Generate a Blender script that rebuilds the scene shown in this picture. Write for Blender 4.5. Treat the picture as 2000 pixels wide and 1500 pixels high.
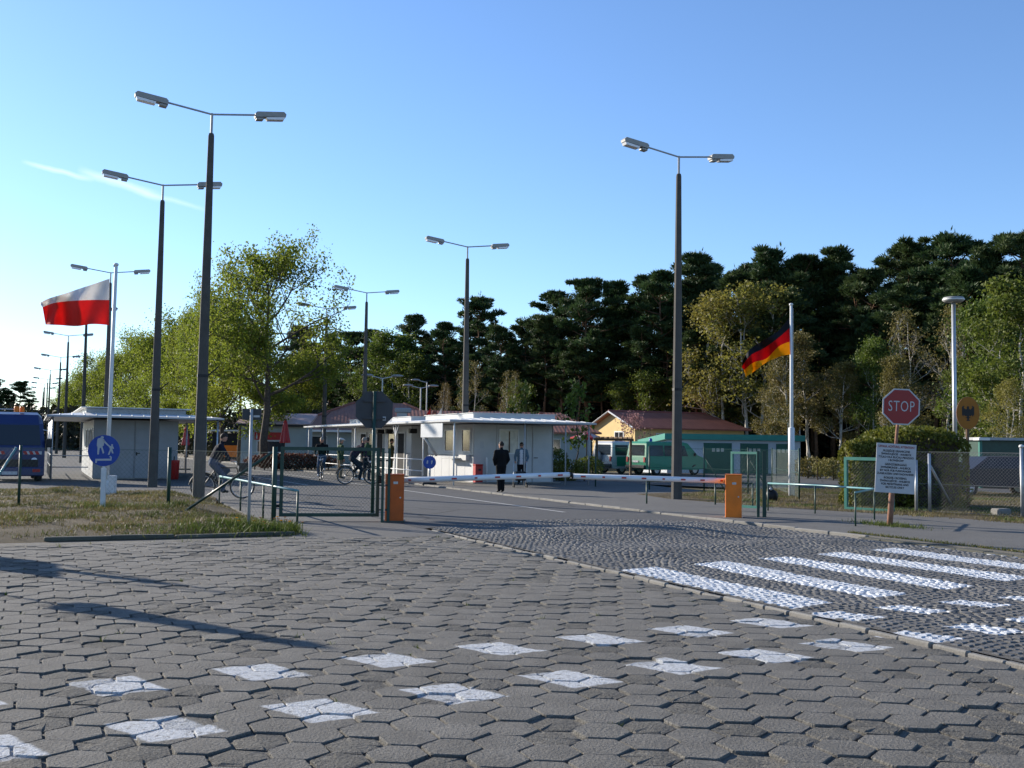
import bpy, math, random
import numpy as np
from mathutils import Vector, Matrix

for o in list(bpy.data.objects):
    bpy.data.objects.remove(o, do_unlink=True)
S = bpy.context.scene
COL = S.collection
R = math.radians
rnd = random.Random(7)

# ---------------------------------------------------------------- camera
F = 2050.0; H0 = 869.0; ROLL = R(0.75); CZ = 1.6
PIT = math.atan((H0 - 750) / F)
cam = bpy.data.cameras.new('camera')
cam.sensor_width = 36.0
cam.lens = 36.0 * F / 2000.0
cam.clip_end = 6000
camo = bpy.data.objects.new('camera', cam)
COL.objects.link(camo)
camo.matrix_world = Matrix.Translation((0, 0, CZ)) @ Matrix.Rotation(R(90) + PIT, 4, 'X') @ Matrix.Rotation(ROLL, 4, 'Z')
S.camera = camo

# ---------------------------------------------------------------- sky, sun, exposure
SUN_AZ = math.atan2(-0.83, 0.56)      # direction TO the sun in plan: x = sin, y = cos
SUN_EL = R(19.5)
w = bpy.data.worlds.new('World'); S.world = w; w.use_nodes = True
nt = w.node_tree; nt.nodes.clear()
sky = nt.nodes.new('ShaderNodeTexSky'); sky.sky_type = 'NISHITA'; sky.sun_disc = False
sky.sun_elevation = SUN_EL; sky.sun_rotation = SUN_AZ
sky.air_density = 1.0; sky.dust_density = 0.2; sky.ozone_density = 2.2; sky.altitude = 0
bg = nt.nodes.new('ShaderNodeBackground'); bg.inputs[1].default_value = 0.105
wo = nt.nodes.new('ShaderNodeOutputWorld')
tint = nt.nodes.new('ShaderNodeMix'); tint.data_type = 'RGBA'; tint.blend_type = 'MULTIPLY'; tint.inputs[0].default_value = 1.0
tint.inputs[7].default_value = (0.78, 0.93, 1.17, 1)
nt.links.new(sky.outputs[0], tint.inputs[6]); nt.links.new(tint.outputs[2], bg.inputs[0]); nt.links.new(bg.outputs[0], wo.inputs[0])
sl = bpy.data.lights.new('sun', 'SUN'); sl.energy = 5.0; sl.angle = R(0.55); sl.color = (1.0, 0.91, 0.78)
so = bpy.data.objects.new('sun', sl); COL.objects.link(so)
sd = Vector((math.sin(SUN_AZ) * math.cos(SUN_EL), math.cos(SUN_AZ) * math.cos(SUN_EL), math.sin(SUN_EL)))
so.rotation_euler = sd.to_track_quat('Z', 'Y').to_euler()
so.location = (-30, 20, 40)
S.view_settings.view_transform = 'Standard'; S.view_settings.look = 'None'
S.view_settings.gamma = 1.0; S.view_settings.use_curve_mapping = False
S.view_settings.exposure = 0.88
S.render.engine = 'CYCLES'
S.cycles.max_bounces = 6; S.cycles.transparent_max_bounces = 8
S.cycles.use_denoising = True

# ---------------------------------------------------------------- geometry of the place
# measured points: a spot of the photograph -> the spot on the ground (or at a depth) where that thing stands
def ray(px, py):
    x = (px - 1000) / F; y = -(py - 750) / F
    c, s = math.cos(ROLL), math.sin(ROLL)
    x2 = x * c - y * s; y2 = x * s + y * c
    return Vector((x2, math.cos(PIT) - y2 * math.sin(PIT), math.sin(PIT) + y2 * math.cos(PIT)))
def G(px, py, z=0.0):
    d = ray(px, py); t = (z - CZ) / d.z
    return Vector((d.x * t, d.y * t, z))
def P(px, py, Y):
    d = ray(px, py); t = Y / d.y
    return Vector((d.x * t, Y, CZ + d.z * t))
# a thin vapour trail far away in the sky
def sky_streak(a, b, wdt, amt, seed):
    da, db = ray(*a).normalized(), ray(*b).normalized(); nrm = da.cross(db).normalized(); mid = (da + db).normalized(); al = nrm.cross(mid).normalized(); half = math.acos(da.dot(mid))
    tc = nt.nodes.new('ShaderNodeTexCoord').outputs['Generated']
    def dot(v):
        n = nt.nodes.new('ShaderNodeVectorMath'); n.operation = 'DOT_PRODUCT'; nt.links.new(tc, n.inputs[0]); n.inputs[1].default_value = v; return n.outputs['Value']
    def mm(op, x, y=0.0):
        n = nt.nodes.new('ShaderNodeMath'); n.operation = op
        for i, q in ((0, x), (1, y)):
            if isinstance(q, (int, float)): n.inputs[i].default_value = q
            else: nt.links.new(q, n.inputs[i])
        return n.outputs[0]
    nz = nt.nodes.new('ShaderNodeTexNoise'); nz.inputs['Scale'].default_value = 38; nz.inputs['Detail'].default_value = 4; nt.links.new(tc, nz.inputs['Vector'])
    off = mm('MULTIPLY', mm('SUBTRACT', nz.outputs['Fac'], 0.5), wdt * 1.6)
    d = mm('DIVIDE', mm('ABSOLUTE', mm('ADD', dot(nrm), off)), wdt)
    m1 = mm('MAXIMUM', mm('SUBTRACT', 1.0, d), 0.0)
    m2 = mm('MAXIMUM', mm('SUBTRACT', 1.0, mm('POWER', mm('ABSOLUTE', mm('DIVIDE', dot(al), math.sin(half))), 3.0)), 0.0)
    m3 = mm('GREATER_THAN', dot(mid), 0.5)
    return mm('MULTIPLY', mm('MULTIPLY', mm('MULTIPLY', m1, m2), m3), amt)
for a_, b_, w_, k_ in (((40, 316), (185, 352), 0.0028, 0.30), ((150, 330), (320, 388), 0.0050, 0.30), ((260, 372), (410, 412), 0.0030, 0.16)):
    f_ = sky_streak(a_, b_, w_, k_, 0); mxn = nt.nodes.new('ShaderNodeMix'); mxn.data_type = 'RGBA'
    nt.links.new(f_, mxn.inputs[0]); src = bg.inputs[0].links[0].from_socket; nt.links.new(src, mxn.inputs[6]); mxn.inputs[7].default_value = (8.5, 8.5, 8.5, 1); nt.links.new(mxn.outputs[2], bg.inputs[0])
RA = R(24.46)                          # the road runs 24.5 degrees left of the view
U2 = Vector((-math.sin(RA), math.cos(RA))); V2 = Vector((math.cos(RA), math.sin(RA)))
def W(u, v, z=0.0):                    # road frame: u along the road, v across to the right
    return Vector((U2.x * u + V2.x * v, U2.y * u + V2.y * v, z))
def UV(p):
    q = Vector((p[0], p[1])); return q.dot(U2), q.dot(V2)

# ---------------------------------------------------------------- mesh helpers
class MB:
    def __init__(s): s.v = []; s.f = []; s.m = []
    def add(s, vs, fs, mi=0):
        b = len(s.v); s.v += [tuple(p) for p in vs]
        s.f += [tuple(b + i for i in f) for f in fs]; s.m += [mi] * len(fs); return s
    def box(s, c, d, rz=0.0, mi=0, M=None, bev=0.0):
        x, y, z = d[0] / 2, d[1] / 2, d[2] / 2
        if bev > 0:
            b = bev; vs = []
            for zz, k in ((-z, b), (-z + b, 0), (z - b, 0), (z, b)):
                X, Y = x - k, y - k
                vs += [(-X + (b if k == 0 else 0), -Y, zz), (X - (b if k == 0 else 0), -Y, zz), (X, -Y + (b if k == 0 else 0), zz), (X, Y - (b if k == 0 else 0), zz),
                       (X - (b if k == 0 else 0), Y, zz), (-X + (b if k == 0 else 0), Y, zz), (-X, Y - (b if k == 0 else 0), zz), (-X, -Y + (b if k == 0 else 0), zz)]
            fs = [tuple(range(7, -1, -1)), tuple(range(24, 32))]
            for r in range(3):
                for i in range(8):
                    j = (i + 1) % 8; fs.append((r * 8 + i, r * 8 + j, r * 8 + 8 + j, r * 8 + 8 + i))
        else:
            vs = [(-x, -y, -z), (x, -y, -z), (x, y, -z), (-x, y, -z), (-x, -y, z), (x, -y, z), (x, y, z), (-x, y, z)]
            fs = [(3, 2, 1, 0), (4, 5, 6, 7), (0, 1, 5, 4), (1, 2, 6, 5), (2, 3, 7, 6), (3, 0, 4, 7)]
        cz, sz = math.cos(rz), math.sin(rz); out = []
        for p in vs:
            if M is not None: p = M @ Vector(p)
            out.append((c[0] + p[0] * cz - p[1] * sz, c[1] + p[0] * sz + p[1] * cz, c[2] + p[2]))
        return s.add(out, fs, mi)
    def tube(s, pts, rad, n=8, mi=0, cap=True, ph=0.0):
        pts = [Vector(p) for p in pts]
        if not hasattr(rad, '__len__'): rad = [rad] * len(pts)
        vs = []; fs = []; last = None
        for i, p in enumerate(pts):
            a = pts[max(i - 1, 0)]; b = pts[min(i + 1, len(pts) - 1)]
            t = (b - a); t = t.normalized() if t.length > 1e-9 else Vector((0, 0, 1))
            if last is None:
                ref = Vector((0, 0, 1)) if abs(t.z) < 0.9 else Vector((1, 0, 0))
                x = (ref - t * ref.dot(t)).normalized()
            else:
                x = last - t * last.dot(t)
                x = x.normalized() if x.length > 1e-6 else t.orthogonal().normalized()
            last = x; y = t.cross(x)
            for k in range(n):
                an = 2 * math.pi * k / n + ph
                vs.append(p + x * (math.cos(an) * rad[i]) + y * (math.sin(an) * rad[i]))
        for i in range(len(pts) - 1):
            for k in range(n):
                l = (k + 1) % n
                fs.append((i * n + k, i * n + l, i * n + n + l, i * n + n + k))
        if cap:
            fs.append(tuple(range(n - 1, -1, -1))); m = (len(pts) - 1) * n; fs.append(tuple(range(m, m + n)))
        return s.add(vs, fs, mi)
    def prism(s, poly, y0, y1, mi=0, M=None):     # poly in (x,z), extruded along y
        n = len(poly)
        vs = [Vector((a, y0, b)) for a, b in poly] + [Vector((a, y1, b)) for a, b in poly]
        if M is not None: vs = [M @ p for p in vs]
        fs = [tuple(range(n)), tuple(range(2 * n - 1, n - 1, -1))]
        for i in range(n):
            j = (i + 1) % n; fs.append((j, i, n + i, n + j))
        return s.add(vs, fs, mi)
    def slab(s, poly, z0, z1, mi=0):              # poly in (x,y), extruded along z
        n = len(poly)
        vs = [(p[0], p[1], z0) for p in poly] + [(p[0], p[1], z1) for p in poly]
        fs = [tuple(range(n - 1, -1, -1)), tuple(range(n, 2 * n))]
        for i in range(n):
            j = (i + 1) % n; fs.append((i, j, n + j, n + i))
        return s.add(vs, fs, mi)
    def lathe(s, prof, n=16, mi=0, c=(0, 0, 0)):
        vs = []; fs = []
        for r_, z_ in prof:
            for k in range(n):
                a = 2 * math.pi * k / n; vs.append((c[0] + r_ * math.cos(a), c[1] + r_ * math.sin(a), c[2] + z_))
        for i in range(len(prof) - 1):
            for k in range(n):
                l = (k + 1) % n; fs.append((i * n + k, i * n + l, i * n + n + l, i * n + n + k))
        return s.add(vs, fs, mi)
    def ball(s, c, r, n=10, m=7, mi=0):
        rx, ry, rz_ = (r, r, r) if not hasattr(r, '__len__') else r
        vs = []; fs = []
        for i in range(m + 1):
            th = math.pi * i / m
            for k in range(n):
                a = 2 * math.pi * k / n
                vs.append((c[0] + rx * math.sin(th) * math.cos(a), c[1] + ry * math.sin(th) * math.sin(a), c[2] + rz_ * math.cos(th)))
        for i in range(m):
            for k in range(n):
                l = (k + 1) % n; fs.append((i * n + k, i * n + n + k, i * n + n + l, i * n + l))
        return s.add(vs, fs, mi)
    def mesh(s, name, mats, smooth=False):
        me = bpy.data.meshes.new(name)
        me.from_pydata(s.v, [], s.f)
        if not isinstance(mats, (list, tuple)): mats = [mats]
        for m in mats: me.materials.append(m)
        if len(mats) > 1: me.polygons.foreach_set('material_index', s.m)
        if smooth: me.polygons.foreach_set('use_smooth', [True] * len(me.polygons))
        me.update(); return me
    def build(s, name, mats, parent=None, smooth=False, loc=None, rz=0.0):
        return obj(name, s.mesh(name, mats, smooth), parent, loc, rz)
def obj(name, me, parent=None, loc=None, rz=0.0):
    o = bpy.data.objects.new(name, me); COL.objects.link(o)
    if parent is not None: o.parent = parent
    if loc is not None: o.location = loc
    if rz: o.rotation_euler = (0, 0, rz)
    return o
def thing(name, label, cat, loc=(0, 0, 0), rz=0.0, group=None):
    return tag(obj(name, None, None, loc, rz), label, cat, group)
def tag(o, label, cat, group=None):
    o['label'] = label; o['category'] = cat
    if group: o['group'] = group
    return o
def struct(o, label=None):
    o['kind'] = 'structure'
    if label: o['label'] = label
    return o
def stuff(o, label=None, cat=None):
    o['kind'] = 'stuff'
    if label: o['label'] = label
    if cat: o['category'] = cat
    return o
def copy_tree(o, parent=None):
    c = o.copy(); COL.objects.link(c); c.parent = parent
    for ch in list(o.children): copy_tree(ch, c)
    return c
def npmesh(name, verts, quads, mat, smooth=False):   # fast path for leaf clouds: verts (n,3), quads (m,4)
    me = bpy.data.meshes.new(name)
    n = len(verts); m = len(quads)
    me.vertices.add(n); me.vertices.foreach_set('co', np.asarray(verts, np.float32).ravel())
    me.loops.add(m * 4); me.loops.foreach_set('vertex_index', np.asarray(quads, np.int32).ravel())
    me.polygons.add(m); me.polygons.foreach_set('loop_start', np.arange(0, 4 * m, 4, dtype=np.int32))
    me.polygons.foreach_set('loop_total', np.full(m, 4, np.int32))
    me.materials.append(mat); me.update(calc_edges=True); me.validate()
    if smooth: me.polygons.foreach_set('use_smooth', [True] * m)
    return me

# ---------------------------------------------------------------- materials
class NT:
    def __init__(s, name):
        s.m = bpy.data.materials.new(name); s.m.use_nodes = True
        s.t = s.m.node_tree; s.t.nodes.clear()
        s.out = s.n('ShaderNodeOutputMaterial'); s.b = s.n('ShaderNodeBsdfPrincipled')
        s.l(s.b.outputs[0], s.out.inputs[0])
        s.pos = s.n('ShaderNodeNewGeometry').outputs['Position']
    def n(s, t): return s.t.nodes.new(t)
    def l(s, a, b): s.t.links.new(a, b)
    def put(s, inp, v):
        if hasattr(v, 'is_output') or hasattr(v, 'links'): s.l(v, inp)
        else: inp.default_value = v
    def math(s, op, a, b=0.0, c=None):
        n = s.n('ShaderNodeMath'); n.operation = op
        s.put(n.inputs[0], a); s.put(n.inputs[1], b)
        if c is not None: s.put(n.inputs[2], c)
        return n.outputs[0]
    def noise(s, scale, det=3.0, vec=None, rough=0.55):
        n = s.n('ShaderNodeTexNoise'); n.inputs['Scale'].default_value = scale; n.inputs['Detail'].default_value = det
        n.inputs['Roughness'].default_value = rough
        s.l(vec if vec is not None else s.pos, n.inputs['Vector']); return n.outputs['Fac']
    def mix(s, f, a, b):
        n = s.n('ShaderNodeMix'); n.data_type = 'RGBA'
        s.put(n.inputs[0], f)
        for i, v in ((6, a), (7, b)):
            if isinstance(v, (tuple, list)): n.inputs[i].default_value = (*v[:3], 1)
            else: s.l(v, n.inputs[i])
        return n.outputs[2]
    def ramp(s, f, lo, hi):
        n = s.n('ShaderNodeMapRange'); s.put(n.inputs[0], f); n.inputs[1].default_value = lo; n.inputs[2].default_value = hi
        return n.outputs[0]
    def bump(s, h, st, dist=0.02):
        n = s.n('ShaderNodeBump'); n.inputs['Strength'].default_value = st; n.inputs['Distance'].default_value = dist
        s.put(n.inputs['Height'], h); s.l(n.outputs[0], s.b.inputs['Normal'])
    def set(s, col=None, rough=None, metal=None, spec=None):
        if col is not None:
            if isinstance(col, (tuple, list)): s.b.inputs['Base Color'].default_value = (*col[:3], 1)
            else: s.l(col, s.b.inputs['Base Color'])
        if rough is not None: s.put(s.b.inputs['Roughness'], rough)
        if metal is not None: s.b.inputs['Metallic'].default_value = metal
        if spec is not None: s.b.inputs['Specular IOR Level'].default_value = spec
        return s.m
def mul(c, k): return tuple(min(1, x * k) for x in c)
def mat(name, col, rough=0.8, var=0.18, scale=6.0, metal=0.0, spec=0.3, bump=0.0, bscale=60.0, dirt=None, dirt_amt=0.5):
    t = NT(name)
    f = t.ramp(t.noise(scale, 4), 0.3, 0.7)
    c = t.mix(f, mul(col, 1 - var), mul(col, 1 + var))
    if dirt is not None:
        d = t.ramp(t.noise(scale * 0.37, 5, rough=0.7), 0.5, 0.75)
        c = t.mix(t.math('MULTIPLY', d, dirt_amt), c, dirt)
    if bump: t.bump(t.noise(bscale, 3), bump)
    return t.set(c, rough, metal, spec)
def glass_mat(name, col=(0.02, 0.025, 0.03)):
    t = NT(name); t.b.inputs['Coat Weight'].default_value = 0.0
    return t.set(col, 0.12, 0.0, 0.5)
def leaf_mat(name, c1, c2, trans=0.35, hue=0.06, scale=1.3):
    t = NT(name)
    oi = t.n('ShaderNodeObjectInfo').outputs['Random']
    f = t.ramp(t.noise(scale, 3), 0.32, 0.68)
    c = t.mix(f, c1, c2)
    f2 = t.noise(23.0, 1)
    hs = t.n('ShaderNodeHueSaturation'); t.l(c, hs.inputs['Color'])
    t.l(t.math('ADD', t.math('MULTIPLY', oi, hue), 0.5 - hue / 2), hs.inputs['Hue'])
    t.l(t.math('ADD', t.math('MULTIPLY', f2, 1.1), 0.45), hs.inputs['Value'])
    t.set(hs.outputs[0], 0.6, 0, 0.25)
    if trans:
        tr = t.n('ShaderNodeBsdfTranslucent'); t.l(hs.outputs[0], tr.inputs[0])
        mx = t.n('ShaderNodeMixShader'); mx.inputs[0].default_value = trans
        t.l(t.b.outputs[0], mx.inputs[1]); t.l(tr.outputs[0], mx.inputs[2]); t.l(mx.outputs[0], t.out.inputs[0])
    return t.m
M = {}
M['concrete_pole'] = mat('pole_concrete', (0.078, 0.072, 0.064), 0.9, 0.15, 3, bump=0.2, bscale=90)
M['galv'] = mat('galvanised_steel', (0.42, 0.43, 0.44), 0.45, 0.12, 14, metal=0.6, spec=0.5)
M['grey_metal'] = mat('grey_painted_metal', (0.30, 0.31, 0.32), 0.5, 0.1, 10, spec=0.4)
M['lamp_body'] = mat('lamp_housing', (0.27, 0.27, 0.26), 0.5, 0.1, 7, spec=0.4, dirt=(0.2, 0.19, 0.17))
M['diffuser'] = mat('lamp_diffuser', (0.72, 0.72, 0.74), 0.25, 0.06, 9, spec=0.5)
M['white_paint'] = mat('white_paint', (0.62, 0.62, 0.61), 0.55, 0.07, 5, dirt=(0.45, 0.43, 0.38), dirt_amt=0.3)
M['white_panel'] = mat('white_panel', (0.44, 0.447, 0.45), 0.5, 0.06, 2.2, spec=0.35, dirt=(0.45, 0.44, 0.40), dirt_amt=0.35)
M['shade_panel'] = mat('shaded_white_panel', (0.27, 0.277, 0.285), 0.55, 0.08, 2.2, spec=0.3, dirt=(0.24, 0.235, 0.21), dirt_amt=0.5)  # white panel with the left booth's shade put into its colour
M['panel_trim'] = mat('panel_trim', (0.36, 0.365, 0.37), 0.5, 0.06, 4)
M['roof_sheet'] = mat('roof_sheet', (0.62, 0.62, 0.60), 0.45, 0.1, 3, spec=0.4, dirt=(0.35, 0.34, 0.31))
M['dark_green'] = mat('dark_green_paint', (0.012, 0.045, 0.032), 0.45, 0.2, 8, spec=0.4)
M['teal_green'] = mat('teal_green_paint', (0.02, 0.14, 0.11), 0.45, 0.12, 6, spec=0.4)
M['orange'] = mat('orange_paint', (0.76, 0.175, 0.007), 0.5, 0.1, 5, spec=0.4, dirt=(0.45, 0.14, 0.02), dirt_amt=0.4)
M['orange_old'] = mat('dull_orange_paint', (0.45, 0.085, 0.008), 0.55, 0.12, 5, spec=0.35, dirt=(0.3, 0.08, 0.02), dirt_amt=0.4)
M['red'] = mat('red_paint', (0.34, 0.014, 0.012), 0.45, 0.1, 6, spec=0.4)
M['red_sign'] = mat('stop_sign_red', (0.23, 0.003, 0.006), 0.4, 0.06, 5, spec=0.45)
M['reflector'] = mat('red_reflector', (0.35, 0.01, 0.015), 0.3, 0.1, 20, spec=0.5)
M['white_sign'] = mat('sign_white', (0.40, 0.41, 0.43), 0.4, 0.05, 5, spec=0.45, dirt=(0.5, 0.5, 0.48), dirt_amt=0.3)
M['blue_sign'] = mat('sign_blue', (0.004, 0.045, 0.28), 0.4, 0.1, 5, spec=0.45)
M['yellow_sign'] = mat('eagle_sign_yellow', (0.30, 0.105, 0.003), 0.45, 0.08, 6)
M['black'] = mat('black_paint', (0.012, 0.012, 0.013), 0.5, 0.2, 9)
M['rubber'] = mat('tyre_rubber', (0.02, 0.02, 0.021), 0.85, 0.2, 20)
M['sign_back'] = mat('sign_back_grey', (0.035, 0.037, 0.042), 0.55, 0.12, 5, spec=0.4)
M['rust_pole'] = mat('rusted_pole', (0.22, 0.11, 0.07), 0.8, 0.3, 12, bump=0.2)
M['wood'] = mat('brown_wood', (0.11, 0.065, 0.035), 0.8, 0.3, 9)
M['window'] = glass_mat('window_glass')
M['window_pale'] = mat('window_blind', (0.45, 0.42, 0.36), 0.3, 0.3, 3, spec=0.6)
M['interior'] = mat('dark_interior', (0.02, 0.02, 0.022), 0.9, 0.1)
M['yellow_wall'] = mat('yellow_render', (0.62, 0.46, 0.22), 0.9, 0.06, 1.5, bump=0.1)
M['pale_wall'] = mat('grey_green_render', (0.30, 0.34, 0.33), 0.9, 0.08, 1.5)
M['white_wall'] = mat('white_render', (0.42, 0.45, 0.48), 0.9, 0.06, 1.2, bump=0.1)
M['tile'] = mat('red_roof_tile', (0.27, 0.10, 0.07), 0.7, 0.18, 2.5, spec=0.35)
M['tile2'] = mat('maroon_roof_tile', (0.23, 0.075, 0.065), 0.6, 0.15, 2.5, spec=0.4)
M['pale_roof'] = mat('pale_pink_sheet_roof', (0.42, 0.30, 0.28), 0.6, 0.1, 2)
M['chain'] = mat('chain_link_wire', (0.20, 0.205, 0.20), 0.6, 0.1, 10, metal=0.2)
M['chain_green'] = mat('green_chain_link_wire', (0.015, 0.07, 0.05), 0.5, 0.1, 10)
M['skin'] = mat('skin', (0.42, 0.22, 0.15), 0.6, 0.08, 20)
M['hair_dark'] = mat('dark_hair', (0.025, 0.017, 0.012), 0.7, 0.3, 60)
M['hair_grey'] = mat('grey_hair', (0.22, 0.19, 0.15), 0.7, 0.3, 60)
M['bark'] = mat('dark_bark', (0.065, 0.05, 0.038), 0.95, 0.35, 9, bump=0.4, bscale=30)
M['pine_bark'] = mat('pine_bark', (0.15, 0.085, 0.05), 0.95, 0.35, 4, bump=0.3, bscale=20)
M['birch_bark'] = mat('birch_bark', (0.48, 0.44, 0.38), 0.85, 0.2, 5, dirt=(0.08, 0.07, 0.06), dirt_amt=0.8)
M['pine'] = leaf_mat('pine_needles', (0.020, 0.045, 0.015), (0.068, 0.100, 0.032), 0.25, 0.03, 0.7)
M['linden'] = leaf_mat('linden_leaves', (0.115, 0.152, 0.015), (0.195, 0.225, 0.033), 0.55, 0.02, 0.8)
M['birch'] = leaf_mat('birch_leaves', (0.13, 0.125, 0.022), (0.23, 0.20, 0.045), 0.45, 0.04, 0.8)
M['fresh'] = leaf_mat('fresh_green_leaves', (0.060, 0.090, 0.012), (0.125, 0.155, 0.025), 0.4, 0.04, 0.8)
M['brownish'] = leaf_mat('budding_brown_leaves', (0.105, 0.088, 0.026), (0.175, 0.145, 0.040), 0.35, 0.04, 0.8)
M['pinkish'] = leaf_mat('pink_blossom', (0.20, 0.10, 0.10), (0.32, 0.19, 0.18), 0.4, 0.03, 1.5)
M['hedge'] = leaf_mat('thuja_foliage', (0.075, 0.092, 0.012), (0.15, 0.155, 0.022), 0.35, 0.02, 2.0)
M['redleaf'] = leaf_mat('red_barberry_leaves', (0.07, 0.022, 0.018), (0.13, 0.05, 0.025), 0.3, 0.03, 2.0)
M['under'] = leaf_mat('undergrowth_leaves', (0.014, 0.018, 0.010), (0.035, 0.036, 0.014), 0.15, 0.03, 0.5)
M['grass'] = leaf_mat('grass_blades', (0.075, 0.082, 0.024), (0.22, 0.165, 0.07), 0.3, 0.02, 0.9)
M['grass_green'] = leaf_mat('green_grass_blades', (0.05, 0.085, 0.012), (0.12, 0.14, 0.03), 0.3, 0.02, 0.9)
# ================================================================ THE GROUND
def road_vec(t):                       # shader coordinates in the road frame: x = v, y = u
    n = t.n('ShaderNodeVectorRotate'); n.rotation_type = 'Z_AXIS'; n.inputs['Angle'].default_value = -RA
    t.l(t.pos, n.inputs['Vector']); sp = t.n('ShaderNodeSeparateXYZ'); t.l(n.outputs[0], sp.inputs[0])
    return sp.outputs[0], sp.outputs[1]
def box_mask(t, d, half, soft=0.012):  # 1 where |d| < half
    n = t.n('ShaderNodeMapRange'); n.inputs[1].default_value = half + soft; n.inputs[2].default_value = half - soft
    t.l(t.math('ABSOLUTE', d), n.inputs[0]); return n.outputs[0]
def periodic(t, x, p):                 # signed distance to the nearest multiple of p
    return t.math('MULTIPLY', t.math('SUBTRACT', t.math('FRACT', t.math('ADD', t.math('DIVIDE', x, p), 0.5)), 0.5), p)
def crossing_paint(t, zebra):
    v, u = road_vec(t)
    wob = t.math('MULTIPLY', t.math('SUBTRACT', t.noise(9.0, 3), 0.5), 0.05)
    vv = t.math('ADD', v, wob); uu = t.math('ADD', u, wob)
    total = None
    for u0, s, v0, p in ((7.34, 0.085, 0.56, 0.945), (6.13, 0.105, -0.17, 0.897)):
        y = t.math('SUBTRACT', uu, t.math('MULTIPLY_ADD', vv, s, u0))
        x = t.math('ADD', t.math('SUBTRACT', vv, v0), t.math('MULTIPLY', y, 0.40))
        k = t.math('MULTIPLY', box_mask(t, periodic(t, x, p), 0.205), box_mask(t, y, 0.25))
        total = k if total is None else t.math('MAXIMUM', total, k)
    if zebra:
        y = t.math('SUBTRACT', uu, t.math('MULTIPLY_ADD', vv, 0.21, 8.74))
        x = t.math('SUBTRACT', vv, 7.32)
        k = t.math('MULTIPLY', box_mask(t, periodic(t, x, 1.315), 0.32), box_mask(t, y, 1.70))
        total = t.math('MAXIMUM', total, k)
    wear = t.ramp(t.noise(22.0, 5, rough=0.75), 0.64, 0.50)
    return t.math('MULTIPLY', total, t.math('MULTIPLY_ADD', wear, 0.75, 0.25))
def ground_mat(name, c, var, rough=0.9, speck=0.35, bump=0.5, bdist=0.004, paint=None, fine=110.0, stain=0.3, oi=True):
    t = NT(name)
    f = t.ramp(t.noise(1.1, 5, rough=0.65), 0.3, 0.7)
    col = t.mix(f, mul(c, 1 - var), mul(c, 1 + var))
    if oi:
        r = t.n('ShaderNodeObjectInfo').outputs['Random']
        r2 = t.math('MULTIPLY_ADD', t.ramp(t.noise(3.1, 2), 0.3, 0.7), 0.30, 0.86)
        hs = t.n('ShaderNodeHueSaturation'); t.l(col, hs.inputs['Color']); t.l(t.math('MULTIPLY', r2, t.math('MULTIPLY_ADD', r, 0.12, 0.94)), hs.inputs['Value']); col = hs.outputs[0]
    s1 = t.ramp(t.noise(fine, 2), 0.35, 0.65)
    col = t.mix(t.math('MULTIPLY', s1, speck), col, mul(c, 0.45))
    st = t.ramp(t.noise(0.55, 6, rough=0.7), 0.52, 0.72)
    col = t.mix(t.math('MULTIPLY', st, stain), col, mul(c, 0.55))
    ps = t.ramp(t.noise(42.0, 3, rough=0.6), 0.60, 0.68)
    col = t.mix(t.math('MULTIPLY', ps, speck * 1.4), col, mul(c, 0.38))
    if paint is not None:
        pm = crossing_paint(t, paint == 'zebra')
        pc = t.mix(t.noise(40.0, 2), (0.46, 0.48, 0.50), (0.64, 0.66, 0.68))
        col = t.mix(pm, col, pc)
    pits = t.ramp(t.noise(48.0, 4, rough=0.7), 0.62, 0.36)
    h = t.math('ADD', t.math('MULTIPLY', t.noise(fine, 3), 0.5), pits)
    t.bump(h, bump, bdist)
    return t.set(col, rough, 0, 0.25)
M['paver'] = ground_mat('concrete_paver', (0.195, 0.185, 0.165), 0.14, paint='squares', bump=1.0, bdist=0.010, speck=0.5, fine=95)
M['paver_worn'] = ground_mat('crumbled_concrete_paver', (0.205, 0.195, 0.172), 0.14, paint='squares', bump=1.0, bdist=0.022, fine=60, speck=0.6)
M['sand'] = ground_mat('joint_sand', (0.20, 0.185, 0.155), 0.15, paint='squares', speck=0.5, bump=0.8, bdist=0.01, oi=False)
M['cobble'] = ground_mat('granite_sett', (0.132, 0.129, 0.123), 0.24, rough=0.75, paint='zebra', bump=0.5, bdist=0.004, fine=160)
M['cobble_bed'] = ground_mat('sett_bed', (0.12, 0.112, 0.098), 0.2, paint='zebra', bump=0.6, bdist=0.006, oi=False)
M['asphalt'] = ground_mat('asphalt', (0.085, 0.085, 0.085), 0.12, speck=0.35, bump=0.5, bdist=0.004, fine=190, oi=False)
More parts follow.
